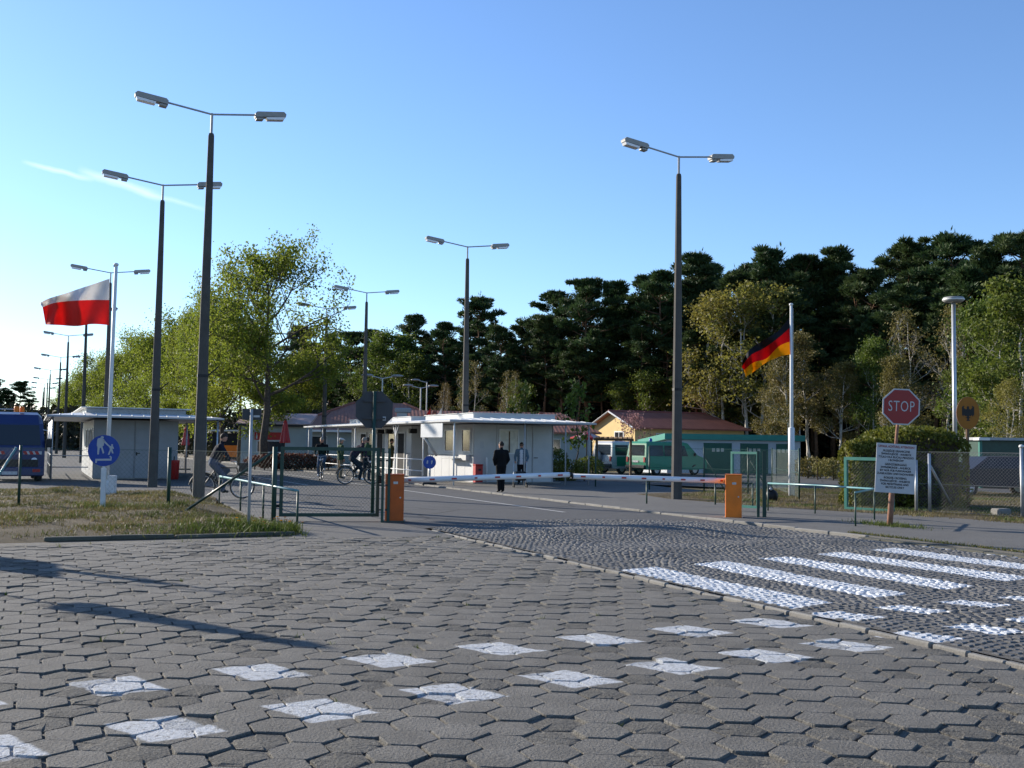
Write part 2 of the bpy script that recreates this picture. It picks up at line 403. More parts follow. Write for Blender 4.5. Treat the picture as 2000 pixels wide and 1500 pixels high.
def crack_mat(m):                      # dark sealed seams and hairline cracks, plus faint patches
    t = m.node_tree; bs = [n for n in t.nodes if n.type == 'BSDF_PRINCIPLED'][0]; src = bs.inputs['Base Color'].links[0].from_socket
    pos = [n for n in t.nodes if n.type == 'NEW_GEOMETRY'][0].outputs['Position']
    wn = t.nodes.new('ShaderNodeTexNoise'); wn.inputs['Scale'].default_value = 0.9; wn.inputs['Detail'].default_value = 4; t.links.new(pos, wn.inputs['Vector'])
    ad = t.nodes.new('ShaderNodeMix'); ad.data_type = 'VECTOR'; ad.inputs[0].default_value = 0.35; t.links.new(pos, ad.inputs[4]); t.links.new(wn.outputs['Color'], ad.inputs[5])
    vo = t.nodes.new('ShaderNodeTexVoronoi'); vo.feature = 'DISTANCE_TO_EDGE'; vo.inputs['Scale'].default_value = 0.28; t.links.new(ad.outputs[1], vo.inputs['Vector'])
    mr = t.nodes.new('ShaderNodeMapRange'); mr.inputs[1].default_value = 0.010; mr.inputs[2].default_value = 0.003; mr.inputs[4].default_value = 0.7; t.links.new(vo.outputs['Distance'], mr.inputs[0])
    mx = t.nodes.new('ShaderNodeMix'); mx.data_type = 'RGBA'; mx.inputs[7].default_value = (0.025, 0.025, 0.026, 1); t.links.new(mr.outputs[0], mx.inputs[0]); t.links.new(src, mx.inputs[6]); t.links.new(mx.outputs[2], bs.inputs['Base Color'])
crack_mat(M['asphalt'])
M['footpath'] = ground_mat('concrete_footpath', (0.135, 0.130, 0.120), 0.14, speck=0.4, bump=0.5, fine=130, oi=False)
M['kerb'] = ground_mat('kerb_stone', (0.215, 0.205, 0.185), 0.12, speck=0.3, bump=0.5)
M['kerb_dark'] = ground_mat('mossy_kerb_stone', (0.10, 0.098, 0.078), 0.2, speck=0.4, bump=0.7)
M['soil'] = ground_mat('dry_soil', (0.14, 0.108, 0.060), 0.4, speck=0.5, bump=1.0, bdist=0.03, fine=60, stain=0.5, oi=False)
M['field'] = ground_mat('dry_grassland', (0.155, 0.13, 0.065), 0.3, speck=0.4, bump=0.8, bdist=0.03, fine=30, stain=0.4, oi=False)
M['line'] = mat('road_line_paint', (0.36, 0.355, 0.33), 0.7, 0.2, 9, dirt=(0.25, 0.24, 0.22), dirt_amt=0.8)
M['sandlot'] = ground_mat('sandy_gravel', (0.36, 0.31, 0.235), 0.2, speck=0.4, bump=0.8, bdist=0.02, fine=60, stain=0.3, oi=False)

def sheet(name, uvs, z, m, th=0.0):
    mb = MB(); pts = [W(u, v) for u, v in uvs]
    ar = sum(pts[i].x * pts[(i + 1) % len(pts)].y - pts[(i + 1) % len(pts)].x * pts[i].y for i in range(len(pts)))
    if ar < 0: pts = pts[::-1]
    if th: mb.slab(pts, z - th, z)
    else: mb.add([(p.x, p.y, z) for p in pts], [tuple(range(len(pts)))])
    return struct(mb.build(name, m))
def lerp(a, b, t): return a + (b - a) * t

g = MB(); g.add([(-2500, -60, -0.10), (2500, -60, -0.10), (2500, 5000, -0.10), (-2500, 5000, -0.10)], [(0, 1, 2, 3)])
struct(g.build('ground', M['field']))
# asphalt carriageway beyond the barrier and the paved yard round both booths
def cob_far(v):                         # where the setts end and the asphalt begins
    t_ = max(0.0, min(1.0, (v - 6.9) / 6.6)); return 18.5 + 2.0 * math.sin(math.pi * min(1, t_ * 0.95 + 0.03)) ** 0.7
edge = [(cob_far(6.8 + 6.9 * k / 24), 6.8 + 6.9 * k / 24) for k in range(25)]
sheet('asphalt_road', edge + [(60, 13.7), (90, 12.6), (330, 11.5), (330, 2.0), (60, 6.8)], -0.004, M['asphalt'])
sheet('booth_yard', [(30.6, 4.7), (33.5, 3.2), (36, -1), (37.5, -16), (90, -16), (330, -20), (330, 1.98), (60, 6.78), (34.4, 6.78)], -0.008, M['asphalt'])
sheet('footpath', [(17.3, 4.1), (18.6, 4.1), (30.5, 4.68), (34.4, 6.76), (18.55, 6.79), (17.3, 6.79)], -0.005, M['footpath'], th=0.03)
sheet('pedestrian_pavement', [(6, 13.95), (22, 13.85), (40, 14.0), (60, 13.86), (62, 22), (40, 23.5), (31.5, 22), (30, 18.2), (27.2, 17.6), (22, 18.2), (18.4, 19.6), (14.5, 19.9), (6, 20)], 0.035, M['footpath'], th=0.15)
sheet('verge_right', [(6, 20.02), (14.5, 19.92), (18.4, 19.62), (22, 18.22), (27.2, 17.62), (30, 18.22), (31.5, 22.02), (33, 27), (28, 34), (6, 36)], 0.04, M['soil'], th=0.12)
sheet('parking_lot', [(6, 36.0), (28, 34.02), (33, 27.02), (40, 23.52), (56, 25), (58, 52), (6, 60)], -0.02, M['asphalt'])
sheet('sandy_shoulder', [(60.0, 13.9), (62.05, 22), (64, 27), (120, 24), (330, 18), (330, 11.7), (90, 12.8)], 0.05, M['sandlot'], th=0.1)
# road markings
def strip(mb, u0, v0, u1, v1, wd, z):
    a, b = Vector((u0, v0)), Vector((u1, v1)); d = (b - a).normalized(); n = Vector((-d.y, d.x)) * wd / 2
    mb.add([W(*(a - n), z), W(*(a + n), z), W(*(b + n), z), W(*(b - n), z)], [(0, 1, 2, 3)])
rm = MB(); strip(rm, 22.6, 11.72, 70, 11.4, 0.12, 0.0)
struct(rm.build('road_marking', M['line']))
rm = MB(); strip(rm, 39, 9.4, 60, 9.2, 0.12, 0.0)
struct(rm.build('road_marking', M['line']))

# ---- hexagonal concrete pavers
HS = 0.174; GAP = 0.0048
def paver_variant(seed, worn):
    r = random.Random(seed); n = 12; ring = []
    for k in range(6):
        a0 = k * math.pi / 3; a1 = a0 + math.pi / 3
        p0 = Vector((math.cos(a0), math.sin(a0))) * (HS - GAP * 1.15); p1 = Vector((math.cos(a1), math.sin(a1))) * (HS - GAP * 1.15)
        c = r.uniform(0.975, 1.0) if not worn else r.uniform(0.90, 0.985)
        ring.append(p0.lerp(p1, r.uniform(0.035, 0.085)) * c); ring.append(p0.lerp(p1, r.uniform(0.915, 0.965)) * (c + r.uniform(-.02, .01)))
    vs = [(p.x, p.y, -0.045) for p in ring] + [(p.x, p.y, -r.uniform(0.004, 0.008) - (r.uniform(0, 0.008) if worn else 0)) for p in ring]
    for p in ring:
        k = 1 - r.uniform(0.012, 0.034) if not worn else 1 - r.uniform(0.05, 0.26)
        vs.append((p.x * k, p.y * k, -(r.uniform(0, 0.0015) if not worn else r.uniform(0.0, 0.010))))
    vs.append((r.uniform(-.02, .02), r.uniform(-.02, .02), 0.001 if not worn else -r.uniform(0.0, 0.009)))
    fs = []
    for b in (0, 12):
        for i in range(12):
            j = (i + 1) % 12; fs.append((b + i, b + j, b + 12 + j, b + 12 + i))
    for i in range(12): fs.append((24 + i, 24 + (i + 1) % 12, 36))
    return vs, fs
NV = 12
pv = [paver_variant(100 + i, i >= 8) for i in range(NV)]
pv_mesh = []
for i, (vs, fs) in enumerate(pv):
    mb = MB(); mb.add(vs, fs); pv_mesh.append(mb.mesh('paver', M['paver'] if i < 8 else M['paver_worn']))
plaza = sheet('plaza', [(1.5, 6.74), (17.74, 6.74), (17.74, 4.3), (18.1, 4.2), (18.1, -16), (1.5, -16)], -0.018, M['sand'])
cells = []
dv = HS * math.sqrt(3); du = HS * 1.5
for i in range(-2, 82):
    for j in range(-46, 66):
        u = 1.6 + i * du; v = 6.74 - dv / 2 - (j + (0.5 if i % 2 else 0.0)) * dv
        if v > 6.62 or u > 17.72 or v < -12: continue
        if u > 17.45 and v > 4.4: continue
        p = W(u, v)
        if p.y < 3.2 or abs(p.x) > 0.49 * p.y + 2.6: continue
        cells.append((u, v, p))
def in_view(p): return abs(p.x) < 0.485 * p.y and p.y > 5.15
cells.sort(key=lambda c: (0 if in_view(c[2]) else 1, c[2].length))
rp = random.Random(5); bulk_v = []; bulk_f = []; bulk_m = []
from mathutils import noise as mnoise
for k, (u, v, p) in enumerate(cells):
    worn_field = mnoise.noise(Vector((p.x * 0.5, p.y * 0.5, 3.3))) + (0.30 if (p.x > 0.2 and p.y < 9) else -0.02)
    vi = rp.randrange(8, NV) if rp.random() < (0.13 + max(0, worn_field) * 0.7) else rp.randrange(8)
    rot = RA + R(90) + rp.randrange(6) * R(60) + rp.uniform(-0.012, 0.012)
    dz = rp.gauss(0, 0.0032) + 0.010 * mnoise.noise(Vector((p.x * 0.35, p.y * 0.35, 0.0)))
    tx, ty = rp.gauss(0, 0.0065), rp.gauss(0, 0.0065)
    mtx = Matrix.Translation((p.x, p.y, dz)) @ Matrix.Rotation(tx, 4, 'X') @ Matrix.Rotation(ty, 4, 'Y') @ Matrix.Rotation(rot, 4, 'Z')
    if k < 300:
        o = obj('paver', pv_mesh[vi], plaza); o.matrix_world = mtx
    else:
        b = len(bulk_v); vs, fs = pv[vi]
        bulk_v += [tuple(mtx @ Vector(q)) for q in vs]; bulk_f += [tuple(b + q for q in f) for f in fs]; bulk_m += [0 if vi < 8 else 1] * len(fs)
mb = MB(); mb.v = bulk_v; mb.f = bulk_f; mb.m = bulk_m
stuff(mb.build('pavers', [M['paver'], M['paver_worn']], plaza))

# ---- granite setts of the carriageway in front of the barrier
def zc(u, v):
    hump = 0.075 * math.exp(-((u - 17.2 - 0.12 * (v - 9)) / 1.0) ** 2) - 0.035 * math.exp(-((u - 15.4 - 0.1 * (v - 9)) / 0.8) ** 2)
    hump += 0.05 * math.exp(-((u - 13.9 - 0.1 * (v - 9)) / 0.7) ** 2)
    fade = min(1, max(0, (v - 7.0) / 1.2)) * min(1, max(0, (13.5 - v) / 0.8)) * min(1, max(0, (cob_far(v) - u) / 1.5))
    return 0.004 + (hump + 0.03 * mnoise.noise(Vector((u * 0.45, v * 0.45, 8.0)))) * fade
nu, nv_ = 60, 30; bv = []; bf = []
for i in range(nu + 1):
    for j in range(nv_ + 1):
        v = 6.94 + (13.62 - 6.94) * j / nv_; u = 3.0 + (cob_far(v) - 3.0) * i / nu
        bv.append(W(u, v, zc(u, v) - 0.011))
for i in range(nu):
    for j in range(nv_):
        a = i * (nv_ + 1) + j; bf.append((a, a + 1, a + nv_ + 2, a + nv_ + 1))
mb = MB(); mb.add(bv, [f[::-1] for f in bf]); cob = struct(mb.build('cobbled_road', M['cobble_bed']))
rc = random.Random(11); setts = []
CW, CL = 0.104, 0.098
for i in range(int(17.6 / CL)):
    j0 = 6.97 + (0.5 * CW if i % 2 else 0) + rc.uniform(-0.015, 0.015); v = j0
    while v < 13.58:
        wd = CW * rc.uniform(0.82, 1.15)
        arc = 0.17 * abs(math.sin(math.pi * (v - 6.9) / 1.75))
        u = 3.1 + i * CL + arc + rc.uniform(-0.014, 0.014) + 0.10 * mnoise.noise(Vector((v * 0.6, i * CL * 0.5, 5.0)))
        sl = 0.17 * math.pi / 1.75 * math.cos(math.pi * ((v - 6.9) % 1.75) / 1.75)
        if u < cob_far(v) - 0.08:
            p = W(u, v + wd / 2)
            if abs(p.x) < 0.49 * p.y + 3.0 and p.y > 3: setts.append((u, v + wd / 2, wd, sl, p))
        v += wd + 0.008
setts.sort(key=lambda c: (0 if in_view(c[4]) else 1, c[4].length))
def sett(w_, l_, r):
    a, b = w_ / 2 - 0.004, l_ / 2 - 0.005; k = 0.011
    q = [(-a + r.uniform(0, .012), -b + r.uniform(0, .012)), (a - r.uniform(0, .012), -b + r.uniform(0, .012)), (a - r.uniform(0, .012), b - r.uniform(0, .012)), (-a + r.uniform(0, .012), b - r.uniform(0, .012))]
    vs = [(x, y, -0.05) for x, y in q] + [(x, y, -0.006) for x, y in q] + [(x * (1 - k / a), y * (1 - k / b), r.uniform(-0.003, 0.002)) for x, y in q]
    fs = [(0, 1, 5, 4), (1, 2, 6, 5), (2, 3, 7, 6), (3, 0, 4, 7), (4, 5, 9, 8), (5, 6, 10, 9), (6, 7, 11, 10), (7, 4, 8, 11), (8, 9, 10, 11)]
    return vs, fs
sett_mesh = []
for i in range(10):
    mb = MB(); mb.add(*sett(CW * (0.86 + 0.03 * i), CL, rc)); sett_mesh.append(mb.mesh('cobble', M['cobble']))
big = MB()
for k, (u, v, wd, sl, p) in enumerate(setts):
    z = zc(u, v) + rc.gauss(0, 0.002)
    su = (zc(u + .15, v) - zc(u - .15, v)) / .3; sv = (zc(u, v + .15) - zc(u, v - .15)) / .3
    mtx = Matrix.Translation((p.x, p.y, z)) @ Matrix.Rotation(RA, 4, 'Z') @ Matrix.Rotation(math.atan(su) + rc.gauss(0, .013), 4, 'X') @ Matrix.Rotation(-math.atan(sv) + rc.gauss(0, .013), 4, 'Y') @ Matrix.Rotation(math.atan(sl) * 0.9, 4, 'Z')
    if k < 300:
        o = obj('cobble', sett_mesh[rc.randrange(10)], cob); o.matrix_world = mtx
    else:
        vs, fs = sett(wd, CL, rc); big.add([mtx @ Vector(q) for q in vs], fs)
stuff(big.build('cobbles', M['cobble'], cob))

# ---- edging stones between pavers and setts, kerb stones of the pavement and the verge
def stones(parent, name, path, ln, wd, h, z, m, jit=0.006, seed=1):
    r = random.Random(seed); base = MB(); base.box((0, 0, -h / 2), (ln - 0.012, wd, h), bev=0.012); me = base.mesh(name, m)
    for (ua, va), (ub, vb) in zip(path[:-1], path[1:]):
        a, b = W(ua, va), W(ub, vb); L = (b - a).length; n = max(1, round(L / ln)); ang = math.atan2(b.y - a.y, b.x - a.x)
        for k in range(n):
            c = a.lerp(b, (k + 0.5) / n)
            o = obj(name, me, parent); o.location = (c.x + r.uniform(-jit, jit), c.y + r.uniform(-jit, jit), z + r.uniform(-jit, jit)); o.rotation_euler = (r.uniform(-.01, .01), r.uniform(-.01, .01), ang + r.uniform(-.012, .012)); o.scale = ((L / n) / ln, 1, 1)
e = struct(obj('edging_strip', None)); stones(e, 'edging_stone', [(4.0, 6.83), (18.5, 6.83)], 0.36, 0.065, 0.10, 0.004, M['kerb'], 0.011, 2)
e = struct(obj('kerb_right', None)); stones(e, 'kerb_stone', [(14.8, 13.9), (19.6, 13.76), (28, 13.72), (46, 13.80), (60, 13.72)], 0.9, 0.10, 0.2, 0.043, M['kerb'], 0.010, 3)
e = struct(obj('kerb_far', None)); stones(e, 'kerb_stone', [(60, 13.72), (90, 12.62), (130, 12.4)], 1.0, 0.15, 0.2, 0.085, M['kerb'], 0.008, 4)
e = struct(obj('kerb_left', None)); stones(e, 'kerb_stone', [(18.2, 0.2), (18.25, 4.2)], 0.9, 0.12, 0.2, 0.042, M['kerb_dark'], 0.018, 5)
e = struct(obj('crumbling_gutter', None)); stones(e, 'gutter_slab', [(6.5, 13.75), (14.8, 13.75)], 0.55, 0.24, 0.12, 0.02, M['kerb_dark'], 0.015, 6)

# ---- the dry verge on the left: uneven soil sheet with grass
def verge_z(u, v):
    f = min(1, max(0, (u - 18.3) / 1.2)) * min(1, max(0, (35.5 - u) / 2)) * min(1, max(0, (4.35 - v) / 0.8))
    return min(0.02, (u - 18.14) * 0.25) + f * (0.10 + 0.10 * mnoise.noise(Vector((u * 0.55, v * 0.45, 1.0))) + 0.05 * mnoise.noise(Vector((u * 1.7, v * 1.5, 4.0))))
def vmax(u):
    if u < 27: return 4.22
    if u < 30.5: return lerp(4.22, 4.75, (u - 27) / 3.5)
    return lerp(4.75, -1.0, min(1, (u - 30.5) / 5.5))
bv = []; bf = []; nu, nv_ = 60, 60
for i in range(nu + 1):
    u = 18.06 + (37 - 18.06) * i / nu
    for j in range(nv_ + 1):
        v = -14 + (vmax(u) + 14) * j / nv_; bv.append(W(u, v, verge_z(u, v)))
for i in range(nu):
    for j in range(nv_):
        a = i * (nv_ + 1) + j; bf.append((a, a + nv_ + 1, a + nv_ + 2, a + 1))
mb = MB(); mb.add(bv, [f[::-1] for f in bf]); struct(mb.build('verge_left', M['soil'], smooth=True))
def grass(name, m, spots, label, hmin=0.015, hmax=0.065, seed=3, wd=0.008):
    r = np.random.default_rng(seed); sp = np.array(spots, float); n = len(sp)
    h = r.uniform(hmin, hmax, n) * sp[:, 3]; a = r.uniform(0, 2 * np.pi, n); ln = r.normal(0, 0.5, (n, 2)) * h[:, None]
    dx = np.cos(a) * wd; dy = np.sin(a) * wd
    v = np.zeros((n, 4, 3)); v[:, 0, 0] = sp[:, 0] - dx; v[:, 0, 1] = sp[:, 1] - dy; v[:, 1, 0] = sp[:, 0] + dx; v[:, 1, 1] = sp[:, 1] + dy
    v[:, 2, 0] = sp[:, 0] + ln[:, 0] + dx * .25; v[:, 2, 1] = sp[:, 1] + ln[:, 1] + dy * .25; v[:, 3, 0] = sp[:, 0] + ln[:, 0] - dx * .25; v[:, 3, 1] = sp[:, 1] + ln[:, 1] - dy * .25
    v[:, :2, 2] = sp[:, 2:3] - 0.01; v[:, 2:, 2] = (sp[:, 2] + h)[:, None]
    return stuff(obj(name, npmesh(name, v.reshape(-1, 3), np.arange(4 * n).reshape(-1, 4), m)), label, 'grass')
r_ = random.Random(21); dry = []; green = []
while len(dry) < 60000:
    u = r_.uniform(18.3, 36); v = r_.uniform(-9, 4.7)
    if v > vmax(u) - 0.03: continue
    p = W(u, v)
    d = mnoise.noise(Vector((u * 0.9, v * 0.9, 9.0))) + 0.5 * mnoise.noise(Vector((u * 3, v * 3, 2.0)))
    if d < r_.uniform(-0.55, 0.25): continue
    if u < 19.6 and r_.random() < 0.6 and v < 1: continue
    dry.append((p.x, p.y, verge_z(u, v), 1.0 + 0.6 * max(0, d)))
    if d > (0.05 if u < 23 else 0.25) and r_.random() < 0.55: green.append((p.x, p.y, verge_z(u, v), 1.2))
for cu, cv, rr, n in ((18.75, 4.0, 0.5, 1500), (19.3, 3.7, 0.5, 900), (24.3, 2.75, 0.25, 350), (18.7, 2.6, 0.5, 500), (24.9, 1.6, 0.5, 500)):
    for _ in range(n):
        u = r_.gauss(cu, rr * 0.6); v = min(4.3, r_.gauss(cv, rr)); p = W(u, v); green.append((p.x, p.y, verge_z(u, v), r_.uniform(1.2, 3.0)))
grass('dry_grass', M['grass'], dry, 'short dry grass on the verge left of the gate')
grass('green_grass', M['grass_green'], green, 'green grass tufts along the left kerb and posts', seed=5)
wd_ = []
for k, (u, v, p) in enumerate(cells):       # weeds in the paver joints, thickest near the kerb and the edging
    pr_ = 0.5 if u > 17.0 and v < 4.2 else (0.22 if v > 6.2 else (0.05 + 0.18 * max(0, mnoise.noise(Vector((p.x * 0.7, p.y * 0.7, 31.0))))))
    if r_.random() < pr_ * 0.5:
        a_ = RA + R(90) + r_.randrange(6) * R(60)
        for q in range(r_.randint(4, 14)): wd_.append((p.x + math.cos(a_) * HS + r_.gauss(0, .02), p.y + math.sin(a_) * HS + r_.gauss(0, .02), -0.012, r_.uniform(0.4, 1.1) * (1.6 if u > 17 else 0.7)))
grass('joint_weeds', M['grass_green'], wd_, 'small weeds growing in the joints of the pavers', seed=6, wd=0.004)
gr2 = []; gg2 = []
while len(gr2) < 22000:
    u = r_.uniform(13, 33); v = r_.uniform(17.6, 33); p = W(u, v)
    lo = 19.9 if u < 14.5 else (lerp(19.9, 18.2, (u - 14.5) / 7.5) if u < 22 else (17.7 if u < 28 else lerp(17.8, 23, (u - 28) / 4)))
    if v < lo + 0.05 or abs(p.x) > 0.5 * p.y + 1: continue
    d = mnoise.noise(Vector((u * 0.8, v * 0.8, 19.0)))
    if d < r_.uniform(-0.5, 0.3): continue
    (gr2 if d < 0.25 else gg2).append((p.x, p.y, 0.04, 1.2))
st = G(1737, 1030)
for _ in range(900):
    a = r_.gauss(0, 0.5); b = r_.gauss(0, 0.16); u0, v0 = UV(st); p = W(u0 + a * -0.9, v0 + b + a * 0.05); gg2.append((p.x, p.y, 0.035, r_.uniform(0.6, 1.8)))
for _ in range(1600):
    u = r_.uniform(11, 15.5); v = 14.0 + abs(r_.gauss(0, 0.08)); p = W(u, v); (gg2 if r_.random() < .4 else gr2).append((p.x, p.y, 0.035, r_.uniform(0.4, 1.0)))
grass('dry_grass', M['grass'], gr2, 'dry grass below the white flagpole and right fence', seed=8)
grass('green_grass', M['grass_green'], gg2, 'grass at the foot of the stop sign and right verge', seed=9)
# ================================================================ STREET LAMPS
def lamp_meshes():
    pole = MB(); pole.tube([(0, 0, -0.2), (0, 0, 5.0), (0, 0, 9.90), (0, 0, 9.97)], [0.170, 0.130, 0.082, 0.066], 8, ph=R(22.5))
    band = MB(); band.tube([(0, 0, 3.3), (0, 0, 3.38)], [0.153, 0.152], 8, ph=R(22.5)); band.tube([(0.12, 0, 3.34), (0.42, 0.05, 3.62)], 0.018, 5)
    br = MB(); br.tube([(0, 0, 9.90), (0, 0, 10.53)], 0.036, 8)
    for s in (-1, 1): br.tube([(0, 0, 10.5), (s * 1.2, 0, 10.66)], 0.027, 6)
    head = MB()   # length along +x, housing with sloped ends
    head.prism([(0, -0.06), (0.0, 0.04), (0.06, 0.09), (0.80, 0.10), (0.86, 0.03), (0.84, -0.04), (0.30, -0.05)], -0.12, 0.12)
    head.box((0.12, 0, -0.10), (0.20, 0.20, 0.07), bev=0.015)
    dif = MB(); dif.prism([(0.30, -0.065), (0.33, -0.125), (0.78, -0.12), (0.82, -0.045)], -0.11, 0.11)
    return [m.mesh(n, mt) for m, n, mt in ((pole, 'pole', M['concrete_pole']), (band, 'clamp_band', M['black']), (br, 'bracket', M['grey_metal']), (head, 'lamp_head', M['lamp_body']), (dif, 'diffuser', M['diffuser']))]
LM = lamp_meshes()
lamps = [(410, 222, 'nearest tall twin-arm street lamp, concrete pole in front of the left booth'),
         (317, 362, 'second twin-arm street lamp of the left row, just left of the nearest'),
         (217, 533, 'twin-arm street lamp directly behind the red and white flag pole'),
         (170, 606, 'twin-arm street lamp whose pole stands below the red and white flag'),
         (134, 656, 'fifth twin-arm lamp of the left row, left of the flag'),
         (117, 698, 'sixth twin-arm lamp of the left row, lower than the fifth'),
         (97, 723, 'seventh twin-arm lamp of the left row, above the booth roof edge'),
         (93, 741, 'eighth twin-arm lamp of the left row, far down the road'),
         (87, 750, 'ninth twin-arm lamp of the left row, far down the road'),
         (84, 759, 'tenth and smallest visible twin-arm lamp of the left row'),
         (1324, 306, 'tall twin-arm street lamp in the right foreground beside the green vans'),
         (914, 482, 'twin-arm street lamp rising above the roof of the right booth'),
         (716, 572, 'twin-arm street lamp above the dark back of the stop sign'),
         (638, 603, 'twin-arm street lamp right of the large bare-topped tree')]
for k, (px, py, lb) in enumerate(lamps):
    p = G(px, py, 10.5); t = thing('street_lamp', lb, 'street lamp', (p.x, p.y, 0), RA + rnd.uniform(-.03, .03), 'tall twin-arm street lamps')
    t.rotation_euler = (rnd.uniform(-.006, .006), rnd.uniform(-.002, .010), t.rotation_euler.z)
    for i, n in enumerate(('pole', 'clamp_band', 'bracket')): obj(n, LM[i], t)
    for s in (-1, 1):
        h = obj('lamp_head', LM[3], t); h.location = (s * 1.15, 0, 10.635); h.rotation_euler = (0, -R(6.4), 0 if s > 0 else math.pi)
        if s < 0: h.rotation_euler = (0, -R(6.4), math.pi)
        obj('diffuser', LM[4], h)
# smaller lamps of the yards behind
def small_lamp(px, py, z, lb, arms=2):
    p = G(px, py, z); t = thing('yard_lamp', lb, 'street lamp', (p.x, p.y, 0), RA * 0.4, 'small lamps of the yards behind')
    mb = MB(); mb.tube([(0, 0, 0), (0, 0, z)], [0.07, 0.05], 8); mb.build('pole', M['galv'], t)
    for s in ((-1, 1) if arms == 2 else (-1,)):
        mb = MB(); mb.tube([(0, 0, z - 0.05), (s * 0.5, 0, z + 0.06), (s * 0.7, 0, z + 0.1)], 0.03, 6); mb.build('arm', M['galv'], t)
        mb = MB(); mb.ball((s * 1.0, 0, z + 0.16), (0.42, 0.16, 0.09)); mb.build('lamp_head', M['lamp_body'], t, True)
small_lamp(747, 738, 6.0, 'small white twin-head lamp over the red roof right of the stop sign back')
small_lamp(822, 757, 6.0, 'small grey twin-head lamp over the red roof near the two pennants')
small_lamp(834, 746, 7.0, 'single-head grey lamp standing just behind the two pennants', 1)
small_lamp(1562, 828, 3.6, 'small white-headed lamp just right of the white flagpole', 1)
# round-topped lamp at the right
p = P(1865, 838, 30.0); zt = P(1862, 590, 30.0).z
t = thing('round_lamp', 'tall silver pole with flat round lamp head behind the hedge', 'street lamp', (p.x, 30.0, 0), 0)
mb = MB(); mb.tube([(0, 0, -0.1), (0, 0, zt)], [0.065, 0.055], 12); mb.build('pole', M['galv'], t, True)
mb = MB(); mb.lathe([(0.0, -0.02), (0.10, -0.02), (0.24, 0.0), (0.29, 0.04), (0.295, 0.10), (0.27, 0.135), (0.0, 0.155)], 28, c=(0, 0, zt)); mb.build('lamp_head', M['lamp_body'], t, True)
mb = MB(); mb.lathe([(0.297, 0.05), (0.301, 0.055), (0.301, 0.075), (0.297, 0.08)], 28, c=(0, 0, zt)); mb.build('rim_band', M['white_paint'], t, True)

# ================================================================ SIGNS
def octagon(r_): return [(r_ * math.cos(R(22.5 + 45 * k)), r_ * math.sin(R(22.5 + 45 * k))) for k in range(8)]
def text(body, size, loc, m, parent, name='lettering', sx=1.0, bold=0.0, align='CENTER', spc=1.0):
    cu = bpy.data.curves.new(name, 'FONT'); cu.body = body; cu.size = size; cu.align_x = align; cu.align_y = 'CENTER'
    cu.extrude = 0.0015; cu.offset = bold; cu.resolution_u = 3; cu.space_character = spc
    tmp = bpy.data.objects.new('tmp', cu); COL.objects.link(tmp)
    me = bpy.data.meshes.new_from_object(tmp.evaluated_get(bpy.context.evaluated_depsgraph_get())); bpy.data.objects.remove(tmp); me.name = name; me.materials.clear(); me.materials.append(m)
    o = bpy.data.objects.new(name, me); COL.objects.link(o); o.parent = parent; o.location = loc; o.rotation_euler = (R(90), 0, 0); o.scale = (sx, 1, 1)
    return o
# stop sign with the notice board on one leaning rusty post
b = G(1737, 1030); d = b.y
c = P(1750, 794, d); bc = P(1749, 915, d - 0.06)
t = thing('stop_sign', 'red octagonal STOP sign facing the camera on a leaning rusty pole', 'sign', (b.x, b.y, 0), -R(4))
rr = 0.405; lx = c.x - b.x
mb = MB(); mb.tube([(0, 0, -0.1), (lx * 0.25, 0.0, 0.95)], [0.062, 0.058], 10); mb.tube([(lx * 0.25, 0, 0.95), (lx * 0.95, 0.03, c.z + 0.2)], 0.034, 10); mb.build('pole', M['rust_pole'], t, True)
mb = MB(); mb.prism([(x + lx, z + c.z) for x, z in octagon(rr)], -0.05, -0.035); s_ = mb.build('sign_plate', M['white_sign'], t)
mb = MB(); mb.prism([(x + lx, z + c.z) for x, z in octagon(rr * 0.925)], -0.056, -0.046); mb.build('red_face', M['red_sign'], s_)
o = text('STOP', 0.315, (lx, -0.060, c.z), M['white_sign'], s_, sx=0.66, bold=-0.002, spc=1.12)
t.rotation_euler = (0, R(2.0), -R(6))
t = thing('notice_board', 'white notice board with three paragraphs of black text below the STOP sign', 'sign', (bc.x, bc.y, bc.z), -R(5))
t.rotation_euler = (0, R(3.0), -R(5)); bw, bh = 0.80, 1.02
mb = MB(); mb.box((0, 0, 0), (bw, 0.02, bh), bev=0.004); pl = mb.build('board', M['white_sign'], t)
lines = ['PRZEJŚCIE GRANICZNE', 'ŚWINOUJŚCIE - AHLBECK', 'TYLKO DLA RUCHU PIESZEGO', 'I ROWERÓW', None, 'GRENZÜBERGANG', 'SWINEMÜNDE - AHLBECK', 'IST NUR FÜR FUSSGÄNGER', 'ZUGELASSEN UND RADFAHRER', None, 'BORDER CROSSING', 'ŚWINOUJŚCIE - AHLBECK', 'FOR PEDESTRIANS AND', 'BICYCLES ONLY']
text('UWAGA, ACHTUNG, ATTENTION !', 0.066, (0, -0.0125, 0.445), M['red_sign'], pl, sx=0.70, bold=0.0012)
z = 0.355
for l in lines:
    if l is None:
        mb = MB(); mb.box((0, -0.0115, z + 0.018), (0.44, 0.003, 0.006)); mb.build('divider', M['panel_trim'], pl); z -= 0.022; continue
    text(l, 0.060, (0, -0.0125, z), M['black'], pl, sx=0.86, bold=0.0012); z -= 0.064
for zz in (0.3, -0.3): MB().box((0.0, 0.03, zz), (0.16, 0.045, 0.05)).build('clamp', M['galv'], t)
